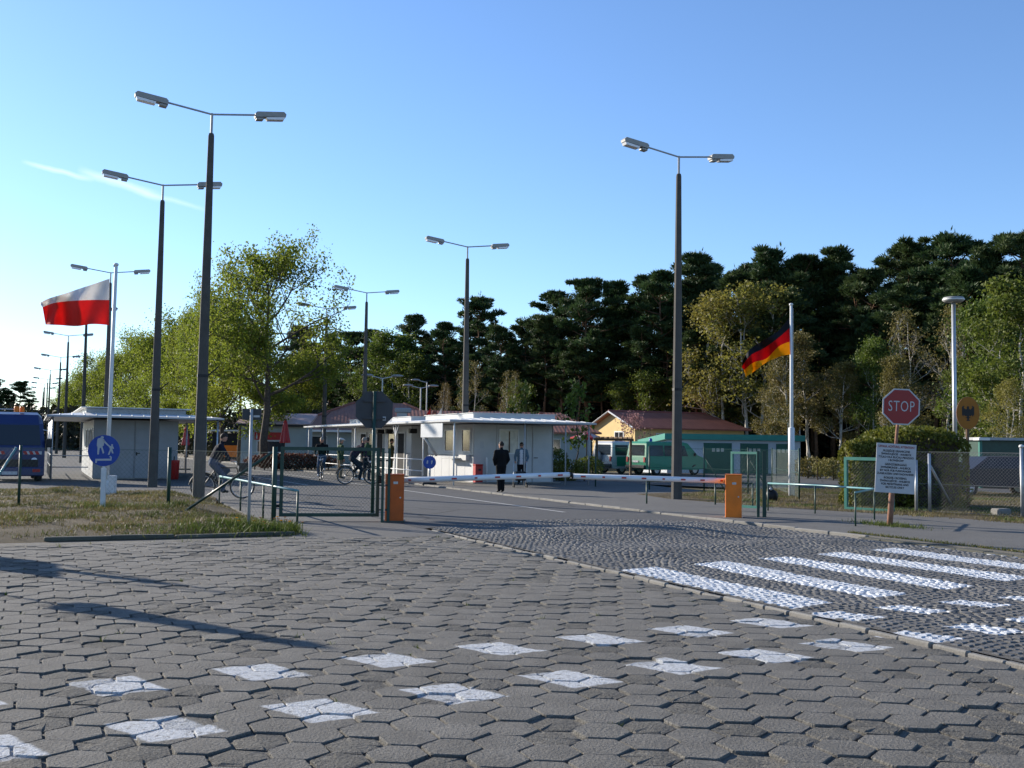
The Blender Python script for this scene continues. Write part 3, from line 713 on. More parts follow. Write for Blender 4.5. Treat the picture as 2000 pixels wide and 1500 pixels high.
# back of the stop sign for the other direction
b = G(727, 1003); c = P(725, 800, b.y)
t = thing('stop_sign', 'octagonal sign seen from behind, dark grey back, above the green gate', 'sign', (b.x, b.y, 0), R(8))
mb = MB(); mb.tube([(0, 0, -0.1), (0, 0, c.z + 0.42)], 0.04, 10); mb.build('pole', M['dark_green'], t, True)
mb = MB(); mb.prism([(x, z + c.z) for x, z in octagon(0.455)], 0.045, 0.06); pl = mb.build('sign_plate', M['sign_back'], t)
mb = MB(); mb.prism([(x, z + c.z) for x, z in octagon(0.42)], 0.062, 0.07); mb.build('red_face', M['red_sign'], pl)
for zz in (-.2, .2):
    mb = MB(); mb.box((0, 0.02, c.z + zz), (0.5, 0.05, 0.04)); mb.build('rail', M['sign_back'], pl)
mb = MB(); mb.box((0.23, 0.043, c.z - 0.2), (0.07, 0.004, 0.09)); mb.build('sticker', M['white_sign'], pl)
# round blue path sign at the left
b = G(200, 1000); c = P(205, 880, b.y)
t = thing('path_sign', 'round blue sign with adult and child figures on a white post', 'sign', (b.x, b.y, 0), R(5))
mb = MB(); mb.box((0, 0, 0.42), (0.10, 0.07, 1.1)); mb.tube([(0, 0, 0.9), (0, 0, c.z + 0.25)], 0.03, 10); mb.build('post', M['white_paint'], t)
def disc(r_, n=40): return [(r_ * math.cos(2 * math.pi * k / n), r_ * math.sin(2 * math.pi * k / n)) for k in range(n)]
mb = MB(); mb.prism([(x, z + c.z) for x, z in disc(0.345)], -0.055, -0.04); pl = mb.build('sign_disc', M['blue_sign'], t)
mb = MB(); k = 0.0042; y0, y1 = -0.060, -0.050      # figures drawn in pixels of a close look, 240 px = the disc
def fig(pts): mb.prism([((x - 818) * 0.00285, (478 - y) * 0.00285 + c.z) for x, y in pts], y0, y1)
fig([(790, 375), (797, 366), (808, 366), (815, 375), (808, 388), (795, 388)][::-1])
fig([(770, 385), (790, 380), (815, 388), (822, 400), (815, 440), (806, 445), (822, 495), (812, 503), (796, 455), (786, 460), (782, 508), (770, 508), (770, 450), (764, 440), (766, 400)][::-1])
fig([(815, 393), (850, 430), (862, 440), (857, 447), (842, 437), (808, 405)][::-1])
fig([(872, 432), (878, 426), (886, 432), (884, 441), (874, 441)][::-1])
fig([(862, 442), (885, 442), (895, 460), (889, 466), (880, 458), (892, 498), (882, 500), (872, 478), (860, 512), (850, 508), (863, 470), (862, 455), (853, 450)][::-1])
fig([(757, 543), (870, 540), (870, 530), (860, 528), (868, 518), (880, 528), (878, 555), (770, 557), (768, 575), (757, 575)][::-1])
mb.build('pictogram', M['white_sign'], pl)
# small grey direction sign seen from behind
b = G(485, 1038); c = P(486, 809, b.y)
t = thing('direction_sign', 'thin grey post with small rectangular sign seen from behind, left of gate', 'sign', (b.x, b.y, 0), R(4))
mb = MB(); mb.tube([(0, 0, -0.1), (0, 0, c.z + 0.09)], 0.028, 10); mb.build('post', M['grey_metal'], t, True)
mb = MB(); mb.box((0, 0.04, c.z), (0.34, 0.012, 0.20), bev=0.003); pl = mb.build('sign_plate', M['sign_back'], t)
mb = MB(); mb.box((0.085, 0.0325, c.z - 0.035), (0.11, 0.003, 0.035)); mb.build('sticker', M['white_sign'], pl)
# round blue sign on a foot by the right booth
b = G(838, 948); c = P(838, 903, b.y)
t = thing('portable_sign', 'small round blue sign on a portable stand by the right kerb', 'sign', (b.x, b.y, 0), R(12))
mb = MB(); mb.tube([(0, 0, 0.1), (0, 0, c.z)], 0.025, 8); mb.build('post', M['galv'], t, True)
mb = MB(); mb.prism([(x, z + c.z) for x, z in disc(0.25)], -0.04, -0.028); pl = mb.build('sign_disc', M['blue_sign'], t)
mb = MB()
for x0 in (-0.11, 0.06):
    mb.prism([(x0, c.z - 0.06), (x0 + 0.03, c.z - 0.06), (x0 + 0.06, c.z + 0.05), (x0 + 0.03, c.z + 0.09), (x0, c.z + 0.05)][::-1], -0.046, -0.035)
mb.prism([(-0.14, c.z - 0.03), (-0.05, c.z - 0.03), (-0.05, c.z - 0.015), (-0.14, c.z - 0.015)][::-1], -0.046, -0.035)
mb.build('pictogram', M['white_sign'], pl)
mb = MB(); mb.box((0, 0, 0.06), (0.55, 0.36, 0.12), bev=0.03); mb.build('foot', M['black'], t)
# oval eagle sign
Yq = 29.0; c = P(1889, 807, Yq)
t = thing('emblem_sign', 'yellow oval border sign with black eagle on a brown post', 'sign', (c.x, Yq, 0), -R(6))
mb = MB(); mb.tube([(0, 0, 0), (0, 0.0, c.z)], 0.045, 8); mb.build('post', M['wood'], t, True)
ov = [(0.30 * math.cos(a), c.z + 0.44 * math.sin(a)) for a in [2 * math.pi * k / 40 for k in range(40)]]
mb = MB(); mb.prism([(x * 1.03, c.z + (z - c.z) * 1.03) for x, z in ov], -0.07, -0.05); rim = mb.build('rim', M['rust_pole'], t)
mb = MB(); mb.prism(ov, -0.076, -0.06); pl = mb.build('sign_plate', M['yellow_sign'], t)
eagle = [(0, .20), (.03, .17), (.03, .12), (.06, .10), (.10, .13), (.12, .17), (.09, .19), (.12, .205), (.165, .17), (.165, .06), (.16, -.09), (.135, -.04), (.12, -.10), (.09, -.05), (.07, -.09), (.04, -.07),
         (.03, -.11), (.10, -.14), (.03, -.135), (.02, -.17), (.055, -.215)]
eagle = eagle + [(-x, z) for x, z in eagle[::-1] if x > 0]
mb = MB(); mb.prism([(x * 0.98, z + c.z) for x, z in eagle], -0.082, -0.07); mb.build('eagle', M['black'], pl)

# ================================================================ BARRIER, GATES, RAILS, FENCES
M['boom'] = mat('boom_white', (0.66, 0.68, 0.70), 0.4, 0.05, 4, spec=0.45, dirt=(0.45, 0.45, 0.43), dirt_amt=0.4)
for (px, py, lb, sc, m, rz, nm) in ((768, 1020, 'dull red-orange barrier cabinet at the left, beside the gate posts', (0.375, 0.36, 0.95), M['orange_old'], RA * 0.2, 0), (1436, 1014, 'bright orange barrier cabinet at the right end of the barrier', (0.36, 0.36, 0.98), M['orange'], -R(14), 1)):
    b = G(px, py); t = thing('barrier_cabinet', lb, 'barrier', (b.x, b.y + 0.18, 0.0), rz, 'barrier cabinets')
    mb = MB(); mb.box((0, 0, sc[2] / 2 + 0.01), sc, bev=0.012); bd = mb.build('housing', m, t)
    mb = MB(); mb.box((0, 0, 0.01), (sc[0] + 0.06, sc[1] + 0.06, 0.04)); mb.build('base_plate', M['kerb_dark'], t)
    mb = MB(); mb.box((0, 0, sc[2] + 0.016), (sc[0] + 0.012, sc[1] + 0.012, 0.014)); mb.build('lid', m, t)
    mb = MB(); mb.box((0, -sc[1] / 2 - 0.003, 0.48), (sc[0] * 0.86, 0.006, 0.86), bev=0.002); mb.build('door', m, bd)
    for zz in (0.2, 0.76): MB().box((-sc[0] * 0.42, -sc[1] / 2 - 0.008, zz), (0.02, 0.016, 0.08)).build('hinge', m, bd)
    MB().box((0.02, -sc[1] / 2 - 0.0075, 0.80), (0.09, 0.003, 0.05)).build('maker_plate', M['galv'], bd)
    for sx_ in (-1, 1):
        for sy_ in (-1, 1): MB().tube([(sx_ * (sc[0] / 2 + 0.018), sy_ * (sc[1] / 2 + 0.018), 0.02), (sx_ * (sc[0] / 2 + 0.018), sy_ * (sc[1] / 2 + 0.018), 0.045)], 0.009, 6).build('bolt', M['galv'], t)
    mb = MB(); mb.tube([(sc[0] * 0.32, -sc[1] / 2 - 0.012, 0.5), (sc[0] * 0.32, -sc[1] / 2, 0.5)], 0.018, 8); mb.build('lock', M['galv'], bd)
aL = G(768, 1020) + Vector((0.1, 0.38, 0)); aR = G(1436, 1014) + Vector((-0.1, 0.40, 0))
for pa, ya, pb, yb, lb, nref in ((788, 938, 1112, 927, 'left half of the white barrier boom with red reflectors', 8), (1416, 939, 1118, 930, 'right half of the white barrier boom with red reflectors', 8)):
    A = P(pa, ya, (aL if pa < 1000 else aR).y); mid = (aL + aR) / 2
    Bp = P(pb, yb, lerp(aL.y, aR.y, (P(pb, yb, mid.y).x - aL.x) / (aR.x - aL.x)))
    t = thing('barrier_boom', lb, 'barrier', A, 0, 'barrier booms'); dv_ = Bp - A; L = dv_.length
    ang = math.atan2(dv_.y, dv_.x); t.rotation_euler = (0, -math.asin(dv_.z / L), ang)
    mb = MB(); mb.tube([(-0.25, 0, 0), (L, 0, 0)], [0.062, 0.055], 14); mb.build('arm', M['boom'], t, True)
    mb = MB(); mb.tube([(L - 0.001, 0, 0), (L + 0.03, 0, 0)], [0.06, 0.052], 14); mb.build('end_cap', M['black'], t)
    sgn = -1 if dv_.x > 0 else 1
    for k in range(nref):
        mb = MB(); mb.box((0.12 + (L - 0.35) * k / (nref - 1), sgn * 0.060, 0.0), (0.11 if k % 3 else 0.06, 0.014, 0.036), bev=0.003); mb.build('reflector', M['reflector'], t)

def wires(mb, w_, h_, sp, r_, x0=0, z0=0, y=0.0):     # diamond chain link in a w x h rectangle
    for s in (1, -1):
        k = -h_
        while k < w_:
            xa, za, xb, zb = k, 0.0, k + h_, h_
            if xa < 0: za -= xa; xa = 0
            if xb > w_: zb -= xb - w_; xb = w_
            if xb - xa > 0.02:
                if s < 0: xa, xb = w_ - xa, w_ - xb
                mb.tube([(x0 + xa, y + s * 0.002, z0 + za), (x0 + xb, y + s * 0.002, z0 + zb)], r_, 3, cap=False)
            k += sp
    return mb
def frame(mb, x0, x1, z0, z1, r_, y=0):
    mb.box(((x0 + x1) / 2, y, z1), (x1 - x0 + 2 * r_, 2 * r_, 2 * r_)); mb.box(((x0 + x1) / 2, y, z0), (x1 - x0 + 2 * r_, 2 * r_, 2 * r_))
    for x in (x0, x1): mb.box((x, y, (z0 + z1) / 2), (2 * r_, 2 * r_, z1 - z0 - 2 * r_))
# left gate
a = G(545, 1017); bq = G(742, 1017); L = (bq - a).length; ang = math.atan2(bq.y - a.y, bq.x - a.x)
t = thing('gate', 'closed dark green gate with chain-link filling beside the left barrier cabinet', 'gate', a, ang)
mb = MB(); frame(mb, 0.03, L - 0.06, 0.12, 1.47, 0.035); mb.build('frame', M['dark_green'], t)
mb = MB(); wires(mb, L - 0.15, 1.28, 0.075, 0.0022, 0.065, 0.155); mb.build('chain_link', M['chain_green'], t)
for zz in (0.3, 1.2):
    mb = MB(); mb.box((-0.03, 0, zz), (0.08, 0.05, 0.06)); mb.build('hinge', M['black'], t)
mb = MB(); mb.box((L - 0.02, 0, 0.85), (0.08, 0.07, 0.16)); mb.build('lock_case', M['black'], t)
p0 = G(534, 1018)
tag(MB().tube([(0, 0, -0.1), (0, 0, 1.50)], 0.05, 10).build('gate_post', M['dark_green'], None, True, p0), 'dark green gate post at the hinge side of the left gate', 'post')
for px, lb in ((746, 'dark green post just left of the red-orange cabinet, nearest the gate'), (758, 'dark green post touching the red-orange cabinet')):
    q = G(px, 1020)
    t = thing('gate_post', lb, 'post', q, RA * 0.3)
    MB().box((0, 0, 0.72), (0.055, 0.055, 1.56)).build('upright', M['dark_green'], t)
    for zz in (0.25, 0.75, 1.25): MB().box((-0.035, 0, zz), (0.07, 0.03, 0.03)).build('lug', M['black'], t)
# left handrail
def handrail(name, lb, pts, h, m_top, m_post, r_=0.024, drop_end=False):
    o0 = Vector((pts[0][0], pts[0][1], 0)); t = thing(name, lb, 'handrail', o0)
    q = [Vector((x, y, 0)) - o0 for x, y in pts]
    MB().tube([p + Vector((0, 0, h)) for p in q], r_ + 0.002, 10).build('rail', m_top, t, True)
    for p in q: MB().tube([p + Vector((0, 0, -0.1)), p + Vector((0, 0, h - 0.01))], r_ * 0.92, 8).build('post', m_post, t, True)
    return t
M['rail_teal'] = mat('teal_handrail', (0.10, 0.24, 0.25), 0.35, 0.1, 6, spec=0.55)
e0, e1 = G(580, 1033), G(428, 984)
handrail('handrail', 'low teal handrail running along the path behind the left gate', [tuple(e0.lerp(e1, f)[:2]) for f in (0, 0.36, 0.66, 1.0)], 0.70, M['rail_teal'], M['dark_green'])
handrail('handrail', 'low green handrail in front of the hedge left of the STOP sign', [G(x, y)[:2] for x, y in ((1500, 1000), (1592, 1006), (1708, 1018), (1671, 1031))], 0.72, M['rail_teal'], M['dark_green'], 0.02)
handrail('handrail', 'low green handrail behind the right half of the barrier', [G(x, y)[:2] for x, y in ((1263, 986), (1397, 988), (1470, 993))], 0.66, M['dark_green'], M['dark_green'])
# right small gate standing open
a = G(1484, 1004); bq = G(1430, 1000); L = (bq - a).length; ang = math.atan2(bq.y - a.y, bq.x - a.x)
t = thing('gate', 'narrow green gate standing open behind the bright orange cabinet', 'gate', a, ang)
mb = MB(); frame(mb, 0.05, L, 0.16, 1.48, 0.03); mb.build('frame', M['teal_green'], t)
mb = MB(); wires(mb, L - 0.1, 1.25, 0.12, 0.0014, 0.08, 0.19); mb.build('chain_link', M['chain_green'], t)
for px, lb in ((1481, 'green gate post right of the bright orange cabinet, carrying the gate'), (1493, 'thicker dark gate post right of the bright orange cabinet')):
    q = G(px, 1013); MBp = MB().box((0, 0, 0.73), (0.06 if px < 1490 else 0.085, 0.06, 1.62)); tag(MBp.build('gate_post', M['dark_green'], None, False, q, -R(10)), lb, 'post')
# left chain-link fence
f0, f1, f2 = G(-60, 992), G(36, 995), G(328, 1001); f3 = G(534, 1018)
t = thing('fence', 'low chain-link fence on thin dark posts across the dry left verge', 'fence', f1)
for q in (f1, f2): MB().tube([q - f1 + Vector((0, 0, -0.1)), q - f1 + Vector((0, 0, 1.45))], 0.032 if q is f1 else 0.042, 8).build('post', M['dark_green'], t, True)
q = f1 - f1
MB().tube([P(32, 874, f1.y - 0.02) - f1, G(-45, 995) - f1], 0.026, 8).build('brace', M['rail_teal'], t, True)
MB().tube([P(531, 884, f3.y) - f1, G(343, 1011) - f1], 0.028, 8).build('brace', M['dark_green'], t, True)
for a, b_ in ((f0, f1), (f1, f2), (f2, f3)):
    L = (b_ - a).length; w_ = MB(); wires(w_, L, 1.3, 0.11, 0.0013, 0, 0.08); w_.tube([(0, 0, 1.38), (L, 0, 1.38)], 0.003, 4)
    o = w_.build('chain_link', M['chain_green'], t); o.location = a - f1; o.rotation_euler = (0, 0, math.atan2(b_.y - a.y, b_.x - a.x))
# green fence of the van yard
fp = [G(1210, 965), G(1376, 970), G(1458, 968), G(1503, 972), G(1560, 978)]
fp = [G(1163, 952), G(1268, 958), G(1375, 962), G(1461, 968), G(1508, 957), G(1561, 978)]
t = thing('fence', 'tall dark green chain-link fence in front of the vans and garage', 'fence', fp[0])
for q in fp:
    MB().tube([q - fp[0] + Vector((0, 0, -0.1)), q - fp[0] + Vector((0, 0, 1.62))], 0.028, 8).build('post', M['dark_green'], t, True)
for a, b_ in zip(fp[:-1], fp[1:]):
    L = (b_ - a).length; w_ = MB(); wires(w_, L, 1.45, 0.12, 0.0016, 0, 0.1)
    for zz in (0.85, 1.55): w_.tube([(0, 0, zz), (L, 0, zz)], 0.006, 4)
    o = w_.build('chain_link', M['chain_green'], t); o.location = a - fp[0]; o.rotation_euler = (0, 0, math.atan2(b_.y - a.y, b_.x - a.x))
for q in (fp[2], fp[3]): MB().tube([q - fp[0] + Vector((0, 0, 1.3)), q - fp[0] + Vector((0.75, -0.1, 0.05))], 0.02, 6).build('brace', M['dark_green'], t, True)
# teal framed mesh panel before the hedge
a = G(1653, 997); bq = G(1743, 1003); L = (bq - a).length
t = thing('mesh_panel', 'teal framed chain-link panel leaning before the hedge, left of the notice board', 'gate', a, math.atan2(bq.y - a.y, bq.x - a.x))
mb = MB(); frame(mb, 0, L, 0.06, 1.36, 0.04); mb.build('frame', M['teal_green'], t)
mb = MB(); wires(mb, L - 0.08, 1.24, 0.09, 0.002, 0.04, 0.1); mb.build('chain_link', M['chain_green'], t)
# galvanised fence at the right edge
q0, q1, q2 = G(1790, 1002), G(1816, 1003), G(1997, 1014)
q3 = q2 + (q2 - q1) * 0.6
t = thing('fence', 'galvanised chain-link fence at the right edge with leaning brace', 'fence', q1)
for q, h in ((q0, 1.35), (q1, 1.52), (q2, 1.70)):
    MB().tube([q - q1 + Vector((0, 0, -0.1)), q - q1 + Vector((0, 0, h))], 0.04, 10).build('post', M['galv'], t, True)
MB().lathe([(0.0, 0.06), (0.05, 0.045), (0.062, 0.0), (0.05, -0.01), (0, -0.01)][::-1], 12, c=tuple(q2 - q1 + Vector((0, 0, 1.71)))).build('post_cap', M['white_paint'], t, True)
MB().tube([q1 - q1 + Vector((0.03, 0, 1.2)), G(1862, 993) - q1], 0.03, 8).build('brace', M['galv'], t, True)
for a, b_ in ((q0, q1), (q1, q2), (q2, q3)):
    L = (b_ - a).length; w_ = MB(); wires(w_, L, 1.5, 0.085, 0.0014, 0, 0.06)
    for zz in (0.06, 0.75, 1.56): w_.tube([(0, 0, zz), (L, 0, zz)], 0.005, 4)
    o = w_.build('chain_link', M['chain'], t); o.location = a - q1; o.rotation_euler = (0, 0, math.atan2(b_.y - a.y, b_.x - a.x))
tag(MB().box((0, 0, 0.09), (0.42, 0.3, 0.2), bev=0.04).build('stone_block', M['kerb'], None, False, G(1955, 1008), 0.3), 'pale stone block on the soil before the right fence', 'stone')
mb = MB(); mb.ball((0, 0, 0.16), (0.2, 0.16, 0.22), 12, 8); mb.ball((-0.06, -0.05, 0.36), (0.09, 0.08, 0.07)); t = mb.build('rubbish_bag', M['black'], None, True, G(1507, 980))
tag(t, 'black rubbish bag on the verge beside the dark gate post', 'bag')
MB().ball((-0.05, -0.1, 0.38), (0.05, 0.04, 0.05)).build('knot', M['white_sign'], t, True)

# ================================================================ FLAGS
def flagpole(name, lb, base, top_z, r0, r1, step=None, m='white_paint'):
    t = thing(name, lb, 'flagpole', base)
    pts = [(0, 0, -0.1), (0, 0, top_z)]; 
    MB().tube(pts, [r1, r1 * 0.75], 12).build('mast', M[m], t, True)
    if step: MB().tube([(0, 0, -0.1), (0, 0, step), (0, 0, step + 0.03)], [r0, r0, r1], 12).build('sleeve', M['white_paint'], t, True)
    MB().ball((0, 0, top_z + 0.02), (r1 * 1.2, r1 * 1.2, 0.05)).build('finial', M['white_paint'], t, True)
    return t
bP = G(207, 972); zP = P(217, 518, bP.y).z
t = flagpole('flagpole', 'white flagpole at the left carrying the red and white flag', bP, zP, 0.09, 0.06, 0.45)
t.rotation_euler = (0, R(0.5), 0)
MB().box((0.12, 0.05, 0.30), (0.22, 0.2, 0.62), bev=0.01).build('junction_box', M['white_paint'], t)
MB().tube([(-0.07, 0, zP - 0.02), (0.02, 0, zP - 0.02)], 0.03, 6).build('pulley', M['galv'], t)
bD = G(1546, 971); zD = P(1546, 596, bD.y).z
t = flagpole('flagpole', 'white flagpole at the right carrying the black red and gold flag', bD, zD, 0.105, 0.058, P(1546, 836, bD.y).z)
MB().tube([(0.06, -0.02, 0.9), (0.06, -0.02, zD - 0.1)], 0.006, 4).build('halyard', M['white_paint'], t)
def cubic(pts, s):                       # Catmull-Rom through points
    n = len(pts) - 1; x = min(s * n, n - 1e-6); i = int(x); f = x - i
    p = [pts[max(0, min(n, i + k))] for k in (-1, 0, 1, 2)]
    return tuple(0.5 * ((2 * p[1][c]) + (-p[0][c] + p[2][c]) * f + (2 * p[0][c] - 5 * p[1][c] + 4 * p[2][c] - p[3][c]) * f * f + (-p[0][c] + 3 * p[1][c] - 3 * p[2][c] + p[3][c]) * f ** 3) for c in (0, 1))
def flag(name, lb, Y, rows, stripes, wave, off):
    # rows: polylines of the cloth from hoist to fly, top to bottom; the cloth ripples in depth by wave(s, t)
    o0 = P(*rows[0][0], Y); t = thing(name, lb, 'flag', o0); n = 44
    tt = [0.0] + list(np.cumsum([1.0 / (len(rows) - 1)] * (len(rows) - 1)))
    for i, (pn, mname) in enumerate(stripes):
        a, b_ = rows[i], rows[i + 1]; mb = MB(); k = 9; vs = []; fs = []
        for side in (0, 1):
            for s in range(n + 1):
                pa, pb = cubic(a, s / n), cubic(b_, s / n)
                for q in range(k):
                    f = q / (k - 1); x, y = lerp(pa[0], pb[0], f), lerp(pa[1], pb[1], f)
                    d = wave(s / n, (i + f) / len(stripes))
                    vs.append(P(x, y, Y + off + d) - o0 + Vector((0, 0.004 * side, 0)))
        N = (n + 1) * k
        for s in range(n):
            for q in range(k - 1):
                c_ = s * k + q; fs.append((c_, c_ + 1, c_ + k + 1, c_ + k)); fs.append((N + c_ + k, N + c_ + k + 1, N + c_ + 1, N + c_))
        mb.add(vs, fs); mb.build(pn, M[mname], t, True)
    return t
def cloth(name, col, tr=0.45):
    t = NT(name); c = t.mix(t.noise(5, 2), mul(col, 0.9), mul(col, 1.08)); t.set(c, 0.75, 0, 0.15)
    wv = t.n('ShaderNodeTexNoise'); wv.inputs['Scale'].default_value = 300; t.l(t.pos, wv.inputs['Vector']); t.bump(wv.outputs['Fac'], 0.15, 0.001)
    q = t.n('ShaderNodeBsdfTranslucent'); t.l(c, q.inputs[0]); mx = t.n('ShaderNodeMixShader'); mx.inputs[0].default_value = tr
    t.l(t.b.outputs[0], mx.inputs[1]); t.l(q.outputs[0], mx.inputs[2]); t.l(mx.outputs[0], t.out.inputs[0]); return t.m
M['cloth_white'] = cloth('white_flag_cloth', (0.78, 0.76, 0.74)); M['cloth_red'] = cloth('red_flag_cloth', (0.74, 0.055, 0.045))
M['cloth_black'] = cloth('black_flag_cloth', (0.012, 0.012, 0.016), 0.1); M['cloth_dred'] = cloth('deep_red_flag_cloth', (0.55, 0.008, 0.012)); M['cloth_gold'] = cloth('gold_flag_cloth', (0.78, 0.40, 0.005))
flag('flag', 'red and white flag blowing left from the left flagpole', bP.y,
     [[(214, 544), (175, 557), (130, 572), (95, 583), (77, 592)], [(213, 586), (175, 586), (135, 588), (105, 592), (83, 600)], [(213, 635), (180, 633), (150, 637), (115, 635), (89, 634)]],
     [('white_stripe', 'cloth_white'), ('red_stripe', 'cloth_red')],
     lambda s, t: 0.20 * math.sin(s * 8.5 + t * 2.6) * min(1, s * 2.5) + 0.17 * math.sin(s * 19 - t * 5.0) * s ** 0.6 + 0.35 * s, 0.0)
flag('flag', 'black red and gold flag blowing down to the left from the right flagpole', bD.y,
     [[(1544, 617), (1518, 648), (1485, 668), (1462, 685), (1450, 706)], [(1545, 638), (1520, 660), (1492, 680), (1466, 694), (1449, 716)], [(1546, 666), (1522, 676), (1497, 700), (1472, 708), (1453, 723)], [(1547, 692), (1524, 696), (1497, 708), (1478, 722), (1457, 736)]],
     [('black_stripe', 'cloth_black'), ('red_stripe', 'cloth_dred'), ('gold_stripe', 'cloth_gold')],
     lambda s, t: 0.22 * math.sin(s * 13 + t * 3.0) * min(1, s * 3) + 0.10 * math.sin(s * 24 - t * 4) * s, 0.0)
# ================================================================ BOOTHS
def canopy(t, X, Y, inset, z0, z1, zt, name='canopy_roof'):
    # shallow hipped sheet roof: outer eave rectangle up to an inner rectangle, with underside and fascia
    x0, x1, y0, y1 = X[0], X[1], Y[0], Y[1]; a = inset
    o = [(x0, y0), (x1, y0), (x1, y1), (x0, y1)]; i_ = [(x0 + a, y0 + a), (x1 - a, y0 + a), (x1 - a, y1 - a), (x0 + a, y1 - a)]
    mb = MB(); vs = [(x, y, z0) for x, y in o] + [(x, y, z0 + 0.05) for x, y in o] + [(x, y, z1) for x, y in i_]
    mb.add(vs, [(3, 2, 1, 0), (0, 1, 5, 4), (1, 2, 6, 5), (2, 3, 7, 6), (3, 0, 4, 7), (4, 5, 9, 8), (5, 6, 10, 9), (6, 7, 11, 10), (7, 4, 8, 11), (8, 9, 10, 11)])
    r_ = mb.build(name, M['roof_sheet'], t)
    mb = MB()
    for xa, ya, xb, yb in ((x0, y0, x1, y0), (x1, y0, x1, y1), (x1, y1, x0, y1), (x0, y1, x0, y0)):
        L = math.hypot(xb - xa, yb - ya); mb.box(((xa + xb) / 2, (ya + yb) / 2, z0 + 0.01), (L + 0.06, 0.05, 0.07), math.atan2(yb - ya, xb - xa))
    mb.build('fascia', M['panel_trim'], r_)
    # standing seams of the sheets
    n = int((x1 - x0) / 0.42)
    for k in range(1, n):
        x = x0 + (x1 - x0) * k / n; f = min(1, min(x - x0, x1 - x) / a)
        mb = MB(); mb.tube([(x, y0, z0 + 0.062), (x, y0 + a * f, z0 + 0.055 + (z1 - z0 - 0.04) * f)], 0.014, 4); mb.build('seam', M['roof_sheet'], r_)
    return r_
def window(t, c, w_, h_, axis, face, pane='window', fr=0.05):
    # axis 'x': window in an xz wall whose outside is toward -y (face = -1); axis 'y': in a yz wall whose outside is toward -x
    mb = MB(); d = (w_ + 2 * fr, 0.05, fr), (fr, 0.05, h_)
    for zz in (-h_ / 2 - fr / 2, h_ / 2 + fr / 2): mb.box((0, 0, zz), d[0])
    for xx in (-w_ / 2 - fr / 2, w_ / 2 + fr / 2): mb.box((xx, 0, 0), d[1])
    f = mb.build('window', M['white_paint'], t); f.location = c; f.rotation_euler = (0, 0, 0 if axis == 'x' else -R(90))
    MB().box((0, 0.008, 0), (w_, 0.02, h_)).build('pane', M[pane], f)
    return f
def panels(t, xs, y, z0, z1, m, axis='x', th=0.03, name='wall_panel'):
    for a, b_ in zip(xs[:-1], xs[1:]):
        mb = MB(); wd = b_ - a - 0.012
        if axis == 'x': mb.box(((a + b_) / 2, y, (z0 + z1) / 2), (wd, th, z1 - z0), bev=0.006)
        else: mb.box((y, (a + b_) / 2, (z0 + z1) / 2), (th, wd, z1 - z0), bev=0.006)
        mb.build(name, m, t)
# right booth: two white cabins under one canopy
t = thing('border_booth', 'long white booth with canopy roof and railings, right of the road', 'booth', W(37.0, 14.3, 0.035), RA)
E_ = 2.44
canopy(t, (0, 6.25), (0, 23.5), 1.35, E_, E_ + 0.17, 0)
for (y0, y1) in ((2.5, 7.9), (10.2, 20.5)):
    mb = MB(); mb.box((3.8, (y0 + y1) / 2, 1.2), (3.54, y1 - y0 - 0.06, 2.40)); mb.build('wall_core', M['panel_trim'], t)
    mb = MB(); mb.box((3.75, (y0 + y1) / 2, E_ + 0.27), (3.7, y1 - y0 + 0.3, 0.26), bev=0.01); pr = mb.build('parapet', M['white_panel'], t)
    MB().box((3.75, (y0 + y1) / 2, E_ + 0.405), (3.8, y1 - y0 + 0.4, 0.02)).build('coping', M['roof_sheet'], pr)
    panels(t, [2.0, 3.0, 4.35, 4.62, 5.55], y0, 0.03, 2.40, M['white_panel'])
    n = round((y1 - y0) / 0.9); ys = [y0 + (y1 - y0) * k / n for k in range(n + 1)]
    panels(t, ys, 2.0, 0.03, 1.08, M['white_panel'], 'y'); panels(t, ys, 2.0, 1.12, 2.40, M['white_panel'], 'y')
    panels(t, ys, 5.6, 0.03, 2.40, M['white_panel'], 'y')
f = window(t, (3.55, 2.475, 1.70), 0.80, 0.92, 'x', -1, 'window_pale')
MB().box((0.02, -0.012, -0.02), (0.05, 0.01, 0.88), 0).build('curtain_edge', M['wood'], f)
window(t, (1.975, 3.25, 1.72), 0.85, 0.86, 'y', -1)
window(t, (1.975, 5.2, 1.72), 0.95, 0.86, 'y', -1)
dr = MB().box((5.08, 2.475, 1.05), (0.86, 0.03, 2.06), bev=0.006).build('door', M['white_panel'], t)
MB().box((4.78, 2.44, 1.04), (0.16, 0.04, 0.03)).build('handle', M['black'], dr)
MB().box((2.35, 2.48, 1.55), (0.16, 0.01, 0.28)).build('notice', M['white_sign'], t)
for k, y in enumerate((11.6, 15.0, 18.0)):
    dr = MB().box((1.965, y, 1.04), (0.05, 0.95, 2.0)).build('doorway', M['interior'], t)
    fr_ = MB(); fr_.box((1.96, y - 0.52, 1.05), (0.07, 0.07, 2.1)); fr_.box((1.96, y + 0.52, 1.05), (0.07, 0.07, 2.1)); fr_.box((1.96, y, 2.1), (0.07, 1.11, 0.07)); fr_.build('frame', M['white_paint'], dr)
for y in (13.2, 16.5): window(t, (1.97, y, 1.65), 1.0, 0.8, 'y', -1)
MB().box((1.75, 4.2, 0.98), (0.45, 1.6, 0.05), bev=0.01).build('counter', M['white_panel'], t)
MB().box((1.9, 3.25, 1.02), (0.2, 0.8, 0.22)).build('hatch_box', M['white_panel'], t)
for y in (0.15, 3.6, 7.2, 10.4, 13.6, 16.8, 20.0, 23.2):
    MB().tube([(0.22, y, 0), (0.22, y, E_)], 0.032, 8).build('post', M['white_paint'], t, True)
for x in (3.2, 5.0, 6.05):
    MB().tube([(x, 0.2, 0), (x, 0.2, E_)], 0.03, 8).build('post', M['grey_metal'], t, True)
